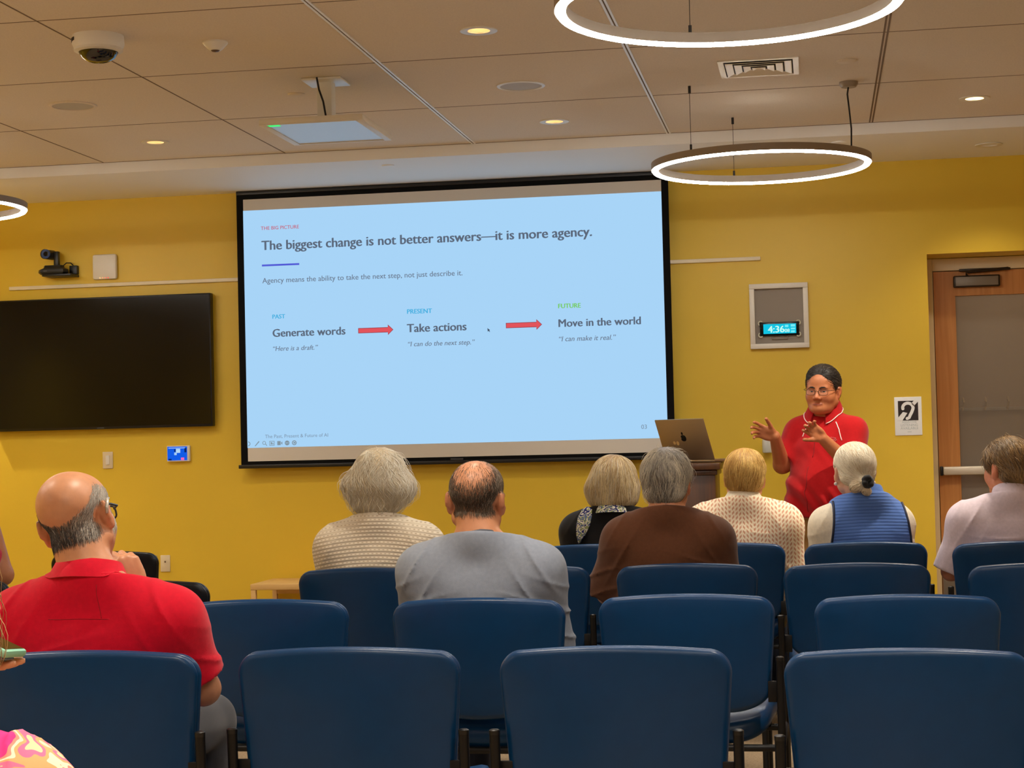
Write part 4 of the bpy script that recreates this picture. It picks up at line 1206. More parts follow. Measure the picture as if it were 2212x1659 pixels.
def skin_cols(V, H, skin):
    b = np.array(lin(skin)); c = np.repeat(b[None], len(V), 0)
    L = H.loc(V)
    def blend(w, col):
        nonlocal c
        w = np.clip(w, 0, 1)[:, None]; c = c * (1 - w) + np.array(col) * w
    red = b * np.array((1.0, 0.72, 0.66))
    for x in (-1, 1):
        blend(0.55 * np.exp(-(((L - (x * 0.04, 0.08, -0.035)) / 0.02) ** 2).sum(1)), red)
        blend(0.7 * np.exp(-(((L - (x * 0.085, -0.01, -0.008)) / (0.012, 0.024, 0.036)) ** 2).sum(1)), red)
    blend(0.5 * np.exp(-(((L - (0, 0.112, -0.036)) / 0.014) ** 2).sum(1)), red)
    blend(0.9 * np.exp(-(((L - (0, 0.098, -0.0725)) / (0.024, 0.03, 0.0090)) ** 4).sum(1)), b * np.array((0.80, 0.46, 0.44)))
    blend(0.85 * np.exp(-(((L - (0, 0.098, -0.0738)) / (0.023, 0.04, 0.0028)) ** 4).sum(1)), b * np.array((0.25, 0.13, 0.12)))  # shade of the mouth opening, painted into the skin colour
    blend(0.5 * (sines(V.T, 5, 60) * 0.5), b * np.array((0.95, 0.82, 0.76)))
    return c

def torso(F, S, infl, k=0.05):
    z, w, g, ln = S.zs, S.sw / 0.165, S.girth, S.lean
    F.ell((0, 0.035, 0.575), (0.168 * g, 0.118 * g, 0.105), None, k, infl=infl)
    F.ell((0, 0.02 + ln * 0.3, 0.69), (0.150 * g, 0.112 * g, 0.13), None, k, infl=infl)
    F.ell((0, ln * 0.8 + 0.005, z - 0.165), (0.160 * w, 0.108, 0.145), None, k, infl=infl)
    F.cap(S.sh[0], S.sh[1], 0.050, 0.050, k, infl=infl)
    for sx in (-1, 1): F.cap((sx * 0.105 * w, ln * 0.7 - 0.012, z - 0.13), (sx * 0.105 * g, ln * 0.4 + 0.0, z - 0.30), 0.072, 0.068, k, infl=infl)
    for i, sx in enumerate((-1, 1)):
        F.cap((sx * 0.02, ln - 0.022, z + 0.022), S.sh[i] + np.array((-sx * 0.01, -0.008, 0.008)), 0.044, 0.046, k, infl=infl)

def wrinkles(S, seed, amp=0.004):
    """soft cloth folds: sagging arcs across the back and pulls from the armpits"""
    def fn(x, y, z):
        zz = z + 0.25 * x * x
        low = np.clip((S.zs - 0.06 - z) / 0.12, 0, 1)
        a = -2.0 * (1 - np.abs(np.sin(zz * 42 + 1.6 * np.sin(x * 8 + seed) + seed))) ** 4 * low
        bq = -1.6 * (1 - np.abs(np.sin((np.abs(x) * 0.9 + zz * 0.6) * 40 + seed * 2))) ** 3 * np.exp(-((np.abs(x) - S.sw) / 0.06) ** 2)
        c = sines((x, y, z), seed + 20, 28)
        return amp * (0.6 * a * (0.5 + 0.5 * np.sin(x * 14 + seed)) + 0.6 * bq + 0.5 * c)
    return fn

def top(S, m, name='shirt', sleeve=0.72, loose=0.016, sl_r=(0.062, 0.062), neck=0.05, h=0.006, folds=0.004, seed=1, cuff_long=False, hem=0.53, neck_tilt=0.25, col=None, extra=None):
    F = Field((-0.42, -0.24, 0.48), (0.42, 0.45, S.zs + 0.16), h)
    torso(F, S, loose)
    for i in (0, 1):
        if sleeve <= 0: continue
        a, b = S.sh[i], S.el[i]
        if cuff_long:
            F.cap(a, b, sl_r[0], sl_r[1], 0.075)
            F.cap(b, b + (S.wr[i] - b) * 0.93, sl_r[1] - 0.002, 0.036, 0.015, flat=True)
        else:
            F.cap(a, a + (b - a) * sleeve, sl_r[0], sl_r[1], 0.06, flat=True)
    if extra: extra(F)
    if folds: F.fold(wrinkles(S, seed, folds))
    F.plane((0, -0.06, S.zs + neck), (0, neck_tilt, 1), 0.006, lo=(-0.42, -0.24, S.zs), hi=(0.42, 0.3, S.zs + 0.16))
    F.plane((0, 0, hem), (0, 0, -1), 0.004)
    V, Q = F.surf()
    S.T = F
    return np_mesh(name, V, Q, m, S.root, col(V) if col else None)

def legs(S, m, shoe, h=0.0075):
    F = Field((-0.32, -0.2, 0.07), (0.32, 0.56, 0.69), h)
    F.ell((0, 0.035, 0.575), (0.168 * S.girth, 0.118 * S.girth, 0.095), None, 0.05, infl=0.010)
    for sx in (-1, 1):
        F.cap((sx * 0.09, 0.03, 0.565), (sx * 0.12, 0.43, 0.555), 0.09, 0.07, 0.03)
        F.cap((sx * 0.12, 0.43, 0.555), (sx * 0.12, 0.41, 0.09), 0.066, 0.055, 0.02)
    F.plane((0, 0, 0.675), (0, 0, 1)); F.plane((0, 0, 0.09), (0, 0, -1))
    F.fold(lambda x, y, z: 0.003 * sines((x, y, z), 7, 40))
    V, Q = F.surf(); np_mesh('trousers', V, Q, m, S.root)
    shoes(S, [(0.12, 0.41, 0.13), (-0.12, 0.41, 0.13)], (0, 1, 0), shoe)
def shoes(S, ank, fwd, m):
    fwd = np.array(fwd, float)
    for a in ank:
        a = np.array(a, float)
        F = Field(a - (0.16, 0.16, 0.13), a + (0.16, 0.26, 0.05), 0.007) if fwd[1] > 0 else Field(a - (0.2, 0.26, 0.13), a + (0.16, 0.16, 0.05), 0.007)
        F.cap((a[0], a[1], 0.05), np.array((a[0], a[1], 0.042)) + fwd * 0.15, 0.045, 0.040, 0.02)
        F.cap((a[0], a[1], 0.05), (a[0], a[1], 0.10), 0.045, 0.045, 0.02)
        F.plane((0, 0, 0.003), (0, 0, -1)); F.plane((0, 0, 0.115), (0, 0, 1))
        V, Q = F.surf(); np_mesh('shoe', V, Q, m, S.root)

def rear_y(F, x, z, y0=-0.25, y1=0.1):
    """where a cloth surface begins, coming from behind"""
    ys = np.linspace(y0, y1, 140); v = F.sample(np.stack([np.full(140, x), ys, np.full(140, z)], 1))
    k = np.nonzero(v < 0)[0]
    return ys[k[0]] if len(k) else None

def tube_on(S, F, pts, r, name, m, off=0.0, n=8, rad=None):
    """a thin cord or seam laid on a cloth surface"""
    P = F.snap(np.array(pts, float), off)
    return obj(name, MB().tube([tuple(p) for p in P], r if rad is None else rad, n), m, S.root, ang=180)
# -------------------------------------------------- cloth
def knit(name, a, b_, kind):
    m = mat(name, a, 0.85, spec=0.15, sheen=0.2)
    nt = m.node_tree; b = nt.nodes['Principled BSDF']; N = nt.nodes; Lk = nt.links
    tc = N.new('ShaderNodeTexCoord'); sp = N.new('ShaderNodeSeparateXYZ'); Lk.new(tc.outputs['Object'], sp.inputs[0])
    def M(op, p, q=None, r=None):
        n = N.new('ShaderNodeMath'); n.operation = op
        for i, v in enumerate((p, q, r)):
            if v is None: continue
            if isinstance(v, (int, float)): n.inputs[i].default_value = v
            else: Lk.new(v, n.inputs[i])
        return n.outputs[0]
    x, y, z = sp.outputs
    if kind == 'dash':
        row = M('MULTIPLY', M('ADD', z, M('MULTIPLY', M('MULTIPLY', x, x), 0.5)), 72.0)
        par = M('MULTIPLY', M('MODULO', M('FLOOR', row), 2.0), 0.5)
        u = M('FRACT', M('ADD', M('MULTIPLY', M('ADD', x, 5.0), 62.0), par)); v = M('FRACT', row)
        f = M('MULTIPLY', M('LESS_THAN', M('ABSOLUTE', M('SUBTRACT', u, 0.5)), 0.22), M('LESS_THAN', M('ABSOLUTE', M('SUBTRACT', v, 0.5)), 0.13))
        hgt = M('SUBTRACT', M('SINE', M('MULTIPLY', row, 6.2832)), M('MULTIPLY', f, 2.0))
    elif kind == 'chevron':
        tri = M('ABSOLUTE', M('SUBTRACT', M('FRACT', M('MULTIPLY', M('ADD', x, 5.0), 9.5)), 0.5))
        w = M('ADD', z, M('MULTIPLY', tri, 0.115))
        row = M('MULTIPLY', w, 52.0); v = M('FRACT', row)
        u = M('FRACT', M('MULTIPLY', M('ADD', x, 5.0), 66.0))
        f = M('MULTIPLY', M('LESS_THAN', M('ABSOLUTE', M('SUBTRACT', u, 0.5)), 0.30), M('LESS_THAN', M('ABSOLUTE', M('SUBTRACT', v, 0.5)), 0.27))
        hgt = M('MULTIPLY', f, -2.0)
    else:                                               # quilted ribs
        row = M('MULTIPLY', M('ADD', z, M('MULTIPLY', M('MULTIPLY', x, x), 0.25)), 76.0)
        sn = M('ABSOLUTE', M('SINE', M('MULTIPLY', row, 3.14159)))
        f = M('LESS_THAN', sn, 0.22); hgt = M('POWER', sn, 0.5)
    mx = N.new('ShaderNodeMix'); mx.data_type = 'RGBA'
    mx.inputs[6].default_value = (*lin(a), 1); mx.inputs[7].default_value = (*lin(b_), 1)
    Lk.new(f, mx.inputs[0]); Lk.new(mx.outputs[2], b.inputs['Base Color'])
    bp = N.new('ShaderNodeBump'); bp.inputs['Strength'].default_value = 0.5; bp.inputs['Distance'].default_value = 0.003
    Lk.new(hgt, bp.inputs['Height']); Lk.new(bp.outputs[0], b.inputs['Normal'])
    return m
def print_cloth(name, cols, scale, dist=1.2):
    m = mat(name, cols[0], 0.75, spec=0.2)
    nt = m.node_tree; N = nt.nodes; Lk = nt.links; b = N['Principled BSDF']
    tc = N.new('ShaderNodeTexCoord'); n = N.new('ShaderNodeTexNoise'); n.inputs['Scale'].default_value = scale; n.inputs['Detail'].default_value = 0.5
    n.inputs['Distortion'].default_value = dist
    Lk.new(tc.outputs['Object'], n.inputs['Vector'])
    cr = N.new('ShaderNodeValToRGB'); cr.color_ramp.interpolation = 'CONSTANT'
    k = len(cols); el = cr.color_ramp.elements
    for i, c in enumerate(cols):
        p = 0.30 + 0.40 * i / k
        e = el[i] if i < 2 else el.new(p)
        e.position = 0.0 if i == 0 else p; e.color = (*lin(c), 1)
    Lk.new(n.outputs['Fac'], cr.inputs[0]); Lk.new(cr.outputs[0], b.inputs['Base Color'])
    return m
def cloth(name, c, **k): return mat(name, c, 0.85, spec=0.15, sheen=0.15, noise=0.06, nscale=90, bump=0.35, bscale=700, bdist=0.001, **k)
C_RED = cloth('crimson_pique', (208, 6, 42)); C_PRES = cloth('scarlet_polo_cloth', (170, 14, 20)); C_GREY = cloth('slate_grey_jersey', (134, 142, 156))
C_BLACK = cloth('black_knit', (20, 18, 18)); C_BROWN = cloth('brown_jersey', (92, 56, 36)); C_LAV = cloth('lavender_cotton', (214, 198, 208))
C_CREAM = cloth('cream_cotton', (236, 226, 204)); C_JEAN = cloth('charcoal_denim', (66, 68, 74)); C_NAVY = cloth('navy_trousers', (38, 44, 62))
C_KHAKI = cloth('khaki_twill', (166, 128, 74)); C_SHOE = mat('dark_leather', (34, 26, 22), 0.4); C_PIPE = mat('navy_piping', (24, 30, 56), 0.6)
C_WPIPE = mat('white_piping', (240, 214, 206), 0.7)
C_SWEAT = knit('white_dash_knit', (240, 230, 210), (200, 184, 156), 'dash')  # beige dashes paint the shade inside the sunken stitches
C_CROCH = knit('cream_crochet', (252, 236, 208), (220, 166, 134), 'chevron')
C_VEST = knit('blue_quilted_fleece', (88, 124, 196), (66, 98, 168), 'rib')

def collar(S, c, rx, ry, hgt, flare, m, pitch=12, gap=0, th=0.006, name='collar', piping=None, F=None):
    """band standing round the neck; gap = opening at the front in degrees"""
    R = np.array(Matrix.Rotation(radians(-pitch), 3, 'X'))
    n = 64; closed = gap == 0
    A = [radians(90 + gap / 2 + (360 - gap) * k / (n if closed else n - 1)) for k in range(n)]
    prof = [(flare, 0.0), (flare * 0.7, hgt * 0.4), (0.002, hgt * 0.9), (-0.002, hgt), (-th * 0.8, hgt * 0.97), (-th, hgt * 0.7), (flare - th, 0.0)]
    vs, fs = [], []; k = len(prof)
    for a in A:
        for d, z in prof: vs.append(tuple(R @ np.array(((rx + d) * cos(a), (ry + d) * sin(a), z)) + np.array(c)))
    for i in range(n if closed else n - 1):
        j = (i + 1) % n
        for q in range(k):
            w = (q + 1) % k; fs.append((i * k + q, j * k + q, j * k + w, i * k + w))
    if not closed: fs += [tuple(range(k)), tuple((n - 1) * k + q for q in range(k - 1, -1, -1))]
    if F is not None:
        A_ = np.array(vs); d_ = F.sample(A_); vs = [tuple(v) for v in A_ + F.grad(A_) * np.clip(0.003 - d_, 0, 0.03)[:, None] * np.array((np.arange(len(A_)) % k < 4))[:, None]]
    o = obj(name, MB().add(vs, fs), m, S.root, ang=60)
    if piping:
        obj('piping', MB().tube([tuple(R @ np.array(((rx + flare + 0.001) * cos(a), (ry + flare + 0.001) * sin(a), 0.0)) + np.array(c)) for a in A], 0.0024, 6, closed=closed), piping, o, ang=180)
    return o

def whorl(c=(0, -0.05, 0.12), g=0.9, back=0.0):
    c = np.array(c)
    def f(L):
        d = (L - c); d = d / (np.linalg.norm(d, axis=1, keepdims=True) + 1e-6)
        return d + np.array((0, -back, -g))
    return f
def hfield(H, prims, cuts=(), planes=(), h=0.0045, skin=None):
    F = Field(H.c - 0.24, H.c + 0.24, h)
    for c, r in prims: F.ell(H.w(c), np.array(r) * H.s, H.R, 0.03)
    for c, r in cuts: F.ell(H.w(c), np.array(r) * H.s, H.R, 0.012, 's')
    for p, n in planes: F.plane(H.w(p), H.R @ np.array(n, float), 0.012)
    return F
FACE_CUT = ((0, 0.135, -0.035), (0.083, 0.085, 0.125))
def ear_cuts(): return [((sx * 0.095, -0.004, -0.014), (0.034, 0.027, 0.042)) for sx in (-1, 1)]

# ================================================== man in the red polo, nearest row
S = seated('bald man in a red polo shirt with his hand at his chin', -1.690, 4.04, 0.930, (-0.052, 0.02, 1.096), yaw=1, pitch=-2, roll=-16, sw=0.185, girth=1.05, h=0.0045,
           skin=(206, 148, 112), ear_out=24, neck_r=0.060,
           arms={1: dict(el=(0.242, 0.055, 0.690), wr=(0.040, 0.165, 0.912), f=(-0.35, -0.10, 0.90), t=(-0.6, -0.5, -0.45), curl=(1.1, 1.2, 0.8), thumb=0.1, spread=0.03)})
S.lean = 0
top(S, C_RED, 'polo_shirt', 0.84, 0.020, (0.068, 0.066), 0.044, 0.005, 0.0055, 3)
legs(S, C_JEAN, C_SHOE)
collar(S, (-0.012, -0.012, 0.950), 0.076, 0.074, 0.046, 0.018, C_RED, 12, F=S.T)
face_parts(S.root, S.H, brow=(150, 140, 130), F=S.F)
M_RSEAM = mat('dark_red_seam', (150, 4, 28), 0.8)
def rear_seam(pts, r, m):
    P = [(x, rear_y(S.T, x, z) or 0.0, z) for x, z in pts]
    P = [(x, y - 0.0002, z) for x, y, z in P if y < -0.01]
    if len(P) > 3: obj('seam', MB().tube(P, r, 6), m, S.root, ang=180)
tube_on(S, S.T, [(-0.075 + 0.005 * k, -0.16, 0.888) for k in range(31)], 0.0007, 'seam', M_RSEAM, 0.0004)
tube_on(S, S.T, [(0.035 + 0.02 * k / 20, -0.16, 0.955 - 0.065 * k / 20) for k in range(21)], 0.0007, 'seam', M_RSEAM, 0.0003)
H = S.H
def bald_mask(H, edge, axis=(0, -0.75, 0.66), low=-0.05, inside=0.0, soft=0.10, front=0.055, side=None, top=0.50):
    ax = np.array(axis) / np.linalg.norm(axis)
    def f(L):
        D = L - np.array((0, -0.014, 0.03)); D = D / (np.linalg.norm(D, axis=1, keepdims=True) + 1e-9)
        e = edge if side is None else edge + side * L[:, 0] / 0.08
        p = np.clip((e - D @ ax) / soft + 0.5, inside, 1) * np.clip((top - D @ np.array((0, 0.30, 0.954))) / soft + 0.5, inside, 1)
        p = p * np.clip((L[:, 2] - (low + 0.2 * np.clip(L[:, 1] + 0.05, 0, 1))) / 0.012, 0, 1)
        p = p * (L[:, 1] < front) * (L[:, 2] > -0.085)
        ear = (np.abs(L[:, 0]) > 0.060) & (L[:, 2] < 0.026) & (L[:, 1] > -0.045) & (L[:, 1] < 0.022)
        return p * (~ear)
    return f
def scalp_pts(S):
    L = S.H.loc(S.V); m = (np.abs(L) < (0.088, 0.13, 0.14)).all(1) & (L[:, 2] > -0.09) & (L[:, 1] < 0.07)
    return S.V[m]
pts = scalp_pts(S)
bm_ = bald_mask(H, 0.36, low=-0.060, side=0.05, soft=0.18)
dark = lambda L: bm_(L) * np.clip(0.85 - (L[:, 0] - 0.030) / 0.045, 0.0, 1)
lite = lambda L: bm_(L) * np.clip(0.25 + (L[:, 0] - 0.028) / 0.045, 0.06, 1)
hair_obj(S.root, [strands(S.F, H, whorl((0, 0.03, 0.13), 0.7), 11000, 0.021, 4, 0.00055, 0.0022, cols=((58, 52, 50), (128, 118, 112)), mask=dark, seed=4, pts=pts),
                  strands(S.F, H, whorl((0, 0.10, 0.13), 0.5), 8000, 0.023, 4, 0.00055, 0.0024, cols=((140, 132, 124), (226, 218, 206)), mask=lite, seed=5, pts=pts)])
# glasses with dark plastic frame
C_FRAME = mat('dark_grey_frame', (50, 54, 56), 0.35)
def spectacles(S, wire, m, lw=0.025, lh=0.017, dy=0.108, zc=0.0):
    H = S.H; g = MB(); L = []
    dy = max(H.loc(drop(S.F, H, 0.0, 0.004))[1] + 0.002, H.loc(H.eyes[0])[1] + 0.024)
    for x in (-1, 1):
        P = []
        for k in range(20):
            a = 2 * pi * k / 20
            P.append(H.w((x * 0.033 + lw * math.copysign(abs(cos(a)) ** 0.6, cos(a)), dy - 0.10 * abs(x * 0.033 + lw * cos(a)) ** 1.0 * 0.6, zc + lh * math.copysign(abs(sin(a)) ** 0.6, sin(a)))))
        L.append(P); g.tube(P, wire, 8, closed=True)
    g.tube([H.w((-0.009, dy + 0.001, zc + 0.004)), H.w((0, dy + 0.005, zc + 0.007)), H.w((0.009, dy + 0.001, zc + 0.004))], wire, 8)
    o = obj('eyeglasses', g, m, S.root, ang=180)
    for x in (-1, 1):
        obj('temple_arm', MB().tube([H.w((x * 0.058, dy - 0.005, zc + 0.008)), H.w((x * 0.078, 0.07, zc + 0.010)), H.w((x * 0.0855, 0.01, zc + 0.012)), H.w((x * 0.086, -0.014, zc + 0.012)), H.w((x * 0.083, -0.028, zc + 0.002))], wire * 1.2, 8), m, o, ang=180)
    for P in L:
        obj('spectacle_lens', MB().add([tuple(p) for p in P], [tuple(range(20))]), mat('spectacle_glass', (255, 255, 255), 0.03, alpha=0.04, spec=0.5), o)
spectacles(S, 0.0024, C_FRAME, 0.027, 0.018, 0.112)
ha = obj('hearing_aid', MB().tube([H.w((0.088, 0.004, 0.026)), H.w((0.0925, -0.018, 0.022)), H.w((0.0925, -0.032, 0.004)), H.w((0.089, -0.034, -0.014))], [0.0026, 0.0038, 0.0044, 0.003], 10), mat('pale_silver', (206, 200, 190), 0.25, metal=0.3), S.root, ang=180)

# ================================================== man in grey, second row
S = seated('balding man in a grey long-sleeved shirt, seen from behind', -1.005, 5.31, 0.945, (-0.012, 0.015, 1.087), yaw=-3, pitch=0, roll=2, sw=0.172, girth=1.0, h=0.0055, skin=(198, 138, 102), ear_out=34, neck_r=0.054)
top(S, C_GREY, 'long_sleeved_shirt', 1.0, 0.020, (0.066, 0.056), 0.046, 0.0055, 0.0075, 11, cuff_long=True)
legs(S, C_NAVY, C_SHOE); face_parts(S.root, S.H, F=S.F)
collar(S, (0, -0.018, 0.972), 0.062, 0.062, 0.018, 0.008, mat('dark_grey_rib', (84, 88, 98), 0.85), 12, name='neckband')
H = S.H; pts = scalp_pts(S)
hair_obj(S.root, [strands(S.F, H, whorl((0, -0.03, 0.13), 0.6), 14000, 0.018, 4, 0.00052, 0.0022, cols=((56, 47, 40), (140, 124, 106), (168, 152, 134)), mask=bald_mask(H, 0.66, (0, -0.62, 0.78), low=-0.046, inside=0.07, soft=0.55, front=0.07, top=0.75), seed=14, pts=pts)])

# ================================================== woman in the white sweater, third row
S = seated('woman with wavy white hair in a white knitted sweater', -1.648, 6.66, 0.945, (0.004, 0.02, 1.118), yaw=4, sw=0.163, girth=1.05, skin=(226, 182, 154))
top(S, C_SWEAT, 'sweater', 1.0, 0.026, (0.070, 0.060), 0.058, 0.006, 0.005, 21, cuff_long=True)
legs(S, C_NAVY, C_SHOE); face_parts(S.root, S.H, iris=(70, 96, 120), brow=(170, 160, 145), F=S.F)
F = hfield(S.H, [((0, -0.018, 0.035), (0.098, 0.116, 0.102)), ((-0.012, -0.030, -0.015), (0.132, 0.108, 0.085)), ((0.05, -0.03, -0.03), (0.088, 0.09, 0.07)), ((-0.01, -0.05, -0.085), (0.090, 0.07, 0.055))], [FACE_CUT])
V, Q = F.surf()
wcol = ((222, 206, 174), (255, 252, 240), (240, 228, 204))
hair_obj(S.root, [shell(F, (214, 198, 168)), strands(F, S.H, whorl((0.0, -0.04, 0.13), 1.0), 5200, 0.10, 10, 0.0012, 0.005, wave=0.8, wfreq=85, cols=wcol, seed=22, pts=V, fly=0.05, streak=26)])

# ================================================== person in the brown shirt, third row
S = seated('grey-haired person in a loose brown short-sleeved shirt', -0.560, 6.68, 0.955, (0.0, 0.015, 1.093), yaw=-6, roll=2, sw=0.160, girth=1.08, skin=(214, 150, 116), ear_out=26,
           arms={0: dict(el=(-0.235, 0.05, 0.68), wr=(-0.20, 0.28, 0.66))})
top(S, C_BROWN, 't_shirt', 1.0, 0.026, (0.072, 0.086), 0.052, 0.006, 0.006, 31)
legs(S, print_cloth('black_white_print', [(240, 226, 204), (30, 24, 22), (236, 220, 200), (60, 40, 34)], 70, 0.8), C_SHOE); face_parts(S.root, S.H, brow=(140, 134, 126), F=S.F)
collar(S, (0, -0.018, 0.984), 0.062, 0.062, 0.018, 0.010, cloth('dark_brown_rib', (74, 44, 28)), 12, name='neckband')
F = hfield(S.H, [((0, -0.016, 0.034), (0.094, 0.113, 0.104)), ((0, -0.052, -0.040), (0.072, 0.055, 0.050))], [FACE_CUT] + ear_cuts())
V, Q = F.surf()
hair_obj(S.root, [shell(F, (112, 104, 96)), strands(F, S.H, whorl((0, -0.05, 0.13), 1.0), 4600, 0.060, 8, 0.0010, 0.004, wave=0.3, wfreq=60, cols=((136, 130, 122), (244, 232, 208), (190, 180, 166)), seed=32, pts=V, fly=0.03, streak=30)])

# ================================================== woman in black, front row
S = seated('woman with straight blond hair, black top and patterned scarf', -0.900, 7.93, 0.930, (0.005, 0.02, 1.068), yaw=-8, sw=0.160, skin=(222, 176, 146), h=0.0065)
top(S, C_BLACK, 'top', 1.0, 0.018, (0.060, 0.050), 0.040, 0.0065, 0.004, 41, cuff_long=True)
legs(S, C_NAVY, C_SHOE, 0.0085); face_parts(S.root, S.H, brow=(130, 110, 84), F=S.F)
F = hfield(S.H, [((0.0, -0.014, 0.030), (0.100, 0.114, 0.100)), ((-0.006, -0.028, -0.030), (0.124, 0.098, 0.088)), ((0, -0.035, -0.08), (0.106, 0.08, 0.05))], [FACE_CUT], [((0, 0, -0.115), (0, 0, -1))])
V, Q = F.surf()
hair_obj(S.root, [shell(F, (150, 122, 84)), strands(F, S.H, whorl((0.02, 0.0, 0.13), 1.3), 3400, 0.11, 9, 0.0013, 0.003, wave=0.12, wfreq=40, cols=((184, 156, 112), (250, 232, 186), (222, 212, 194)), seed=42, pts=V, streak=40)])
C_SCARF = print_cloth('silk_scarf_print', [(52, 58, 110), (230, 226, 214), (150, 160, 110), (96, 110, 150)], 45, 1.5)
sf = collar(S, (0, -0.010, 0.925), 0.082, 0.082, 0.050, 0.020, C_SCARF, 10, name='scarf')
obj('scarf_tail', MB().loops([[(-0.105 - d * 0.25 + w_ * cos(a), -0.105 - 0.02 * (d > 0.02) + 0.010 * sin(a), 0.955 - d) for a in [2 * pi * k / 12 for k in range(12)]] for d, w_ in ((-0.012, 0.006), (0.0, 0.022), (0.03, 0.030), (0.07, 0.030), (0.11, 0.020), (0.145, 0.004))]), C_SCARF, sf, ang=180)

# ================================================== blond person in the crochet sweater, front row
S = seated('person with short blond hair in a cream crochet sweater', -0.335, 7.92, 0.950, (0.012, 0.015, 1.080), yaw=-2, roll=3, sw=0.168, girth=1.05, skin=(218, 158, 122), h=0.0065, ear_out=20)
top(S, C_CROCH, 'crochet_sweater', 1.0, 0.026, (0.072, 0.062), 0.048, 0.006, 0.004, 51, cuff_long=True)
legs(S, C_NAVY, C_SHOE, 0.0085); face_parts(S.root, S.H, brow=(150, 120, 80), F=S.F)
collar(S, (0.004, -0.014, 0.978), 0.066, 0.066, 0.040, 0.020, C_CREAM, 14)
F = hfield(S.H, [((0, -0.016, 0.032), (0.092, 0.112, 0.102)), ((0, -0.050, -0.030), (0.076, 0.058, 0.045))], [FACE_CUT] + ear_cuts())
V, Q = F.surf()
hair_obj(S.root, [shell(F, (176, 132, 70)), strands(F, S.H, whorl((0, -0.02, 0.14), 1.2), 3000, 0.065, 8, 0.0013, 0.003, wave=0.15, wfreq=50, cols=((186, 136, 62), (250, 216, 136), (226, 184, 104)), seed=52, pts=V, streak=45)])

# ================================================== woman in the blue vest, front row
S = seated('woman with a white ponytail in a blue quilted vest', 0.185, 7.85, 0.948, (-0.040, 0.010, 1.098), yaw=4, rz=12, sw=0.163, girth=1.05, skin=(228, 180, 154), h=0.0065,
           arms={1: dict(sh=(0.128, 0.015, 0.866), el=(0.165, 0.16, 0.655))})
top(S, C_CREAM, 'long_sleeved_blouse', 1.0, 0.012, (0.064, 0.054), 0.046, 0.0065, 0.005, 61, cuff_long=True)
F = Field((-0.3, -0.26, 0.5), (0.3, 0.26, 1.1), 0.006)
torso(F, S, 0.032)
F.cap((-S.sw, -0.005, S.zs - 0.085), (S.sw, -0.005, S.zs - 0.085), 0.075, 0.075, 0.04)
F.fold(wrinkles(S, 62, 0.003))
for sx in (-1, 1): F.plane((sx * 0.172, 0, 0.80), (sx, 0, 0.12), 0.012)
F.plane((0, -0.06, S.zs + 0.062), (0, 0.25, 1), 0.006); F.plane((0, 0, 0.55), (0, 0, -1))
V, Q = F.surf(); np_mesh('quilted_vest', V, Q, C_VEST, S.root)
for sx in (-1, 1):
    P = []
    for k in range(34):
        z = 0.60 + 0.012 * k; x = sx * (0.172 - 0.12 * (z - 0.80) - 0.009)
        y = rear_y(F, x, z)
        if y is not None: P.append((x + sx * 0.006, y + 0.002, z))
    obj('armhole_piping', MB().tube(P, 0.0052, 8), C_PIPE, S.root, ang=180)
collar(S, (0.0, -0.012, 0.972), 0.072, 0.072, 0.060, 0.014, cloth('blue_fleece', (88, 124, 196)), 12)
legs(S, C_NAVY, C_SHOE, 0.0085); face_parts(S.root, S.H, brow=(190, 184, 176), F=S.F)
H = S.H
F = hfield(H, [((0, -0.016, 0.034), (0.088, 0.110, 0.098)), ((0, -0.052, -0.030), (0.068, 0.055, 0.045)), ((0.004, -0.115, -0.050), (0.026, 0.026, 0.024))], [FACE_CUT] + ear_cuts())
V, Q = F.surf(); bun = np.array((0.016, -0.118, -0.046))
def toward(L):
    d = bun - L; return d / (np.linalg.norm(d, axis=1, keepdims=True) + 1e-6)
F2 = hfield(H, [((-0.026, -0.118, -0.060), (0.022, 0.016, 0.020)), ((-0.036, -0.112, -0.072), (0.014, 0.012, 0.016)), ((0.016, -0.122, -0.086), (0.018, 0.013, 0.020))])
V2, Q2 = F2.surf()
hair_obj(S.root, [shell(F, (206, 186, 152)), strands(F, H, toward, 3200, 0.085, 8, 0.0012, 0.0014, cols=((210, 194, 166), (255, 248, 228), (240, 226, 200)), seed=63, pts=V, streak=50),
                  shell(F2, (220, 202, 170)), strands(F2, H, whorl((0.01, -0.12, -0.04), 1.0), 500, 0.03, 6, 0.0012, 0.004, wave=0.6, cols=((196, 176, 146), (250, 236, 208)), seed=64, pts=V2)])
b = H.w(bun + np.array((0.004, -0.006, -0.004)))
F3 = Field(b - 0.06, b + 0.06, 0.003)
for k in range(9):
    a = 2 * pi * k / 9
    F3.ell(H.w(bun + np.array((0.016 * cos(a), -0.018 + 0.006 * sin(3 * a), 0.018 * sin(a)))), (0.012, 0.013, 0.013), None, 0.006)
V, Q = F3.surf(); np_mesh('scrunchie', V, Q, mat('black_velvet', (14, 12, 14), 0.9, sheen=0.3), S.root)
for sx in (-1, 1):
    obj('earring', MB().lathe([(0.0005, -0.008), (0.006, -0.005), (0.008, 0), (0.006, 0.005), (0.0005, 0.008)], 14, at=tuple(H.w((sx * 0.084, -0.006, -0.055)))), mat('pearl', (240, 232, 220), 0.2), S.root, ang=180)

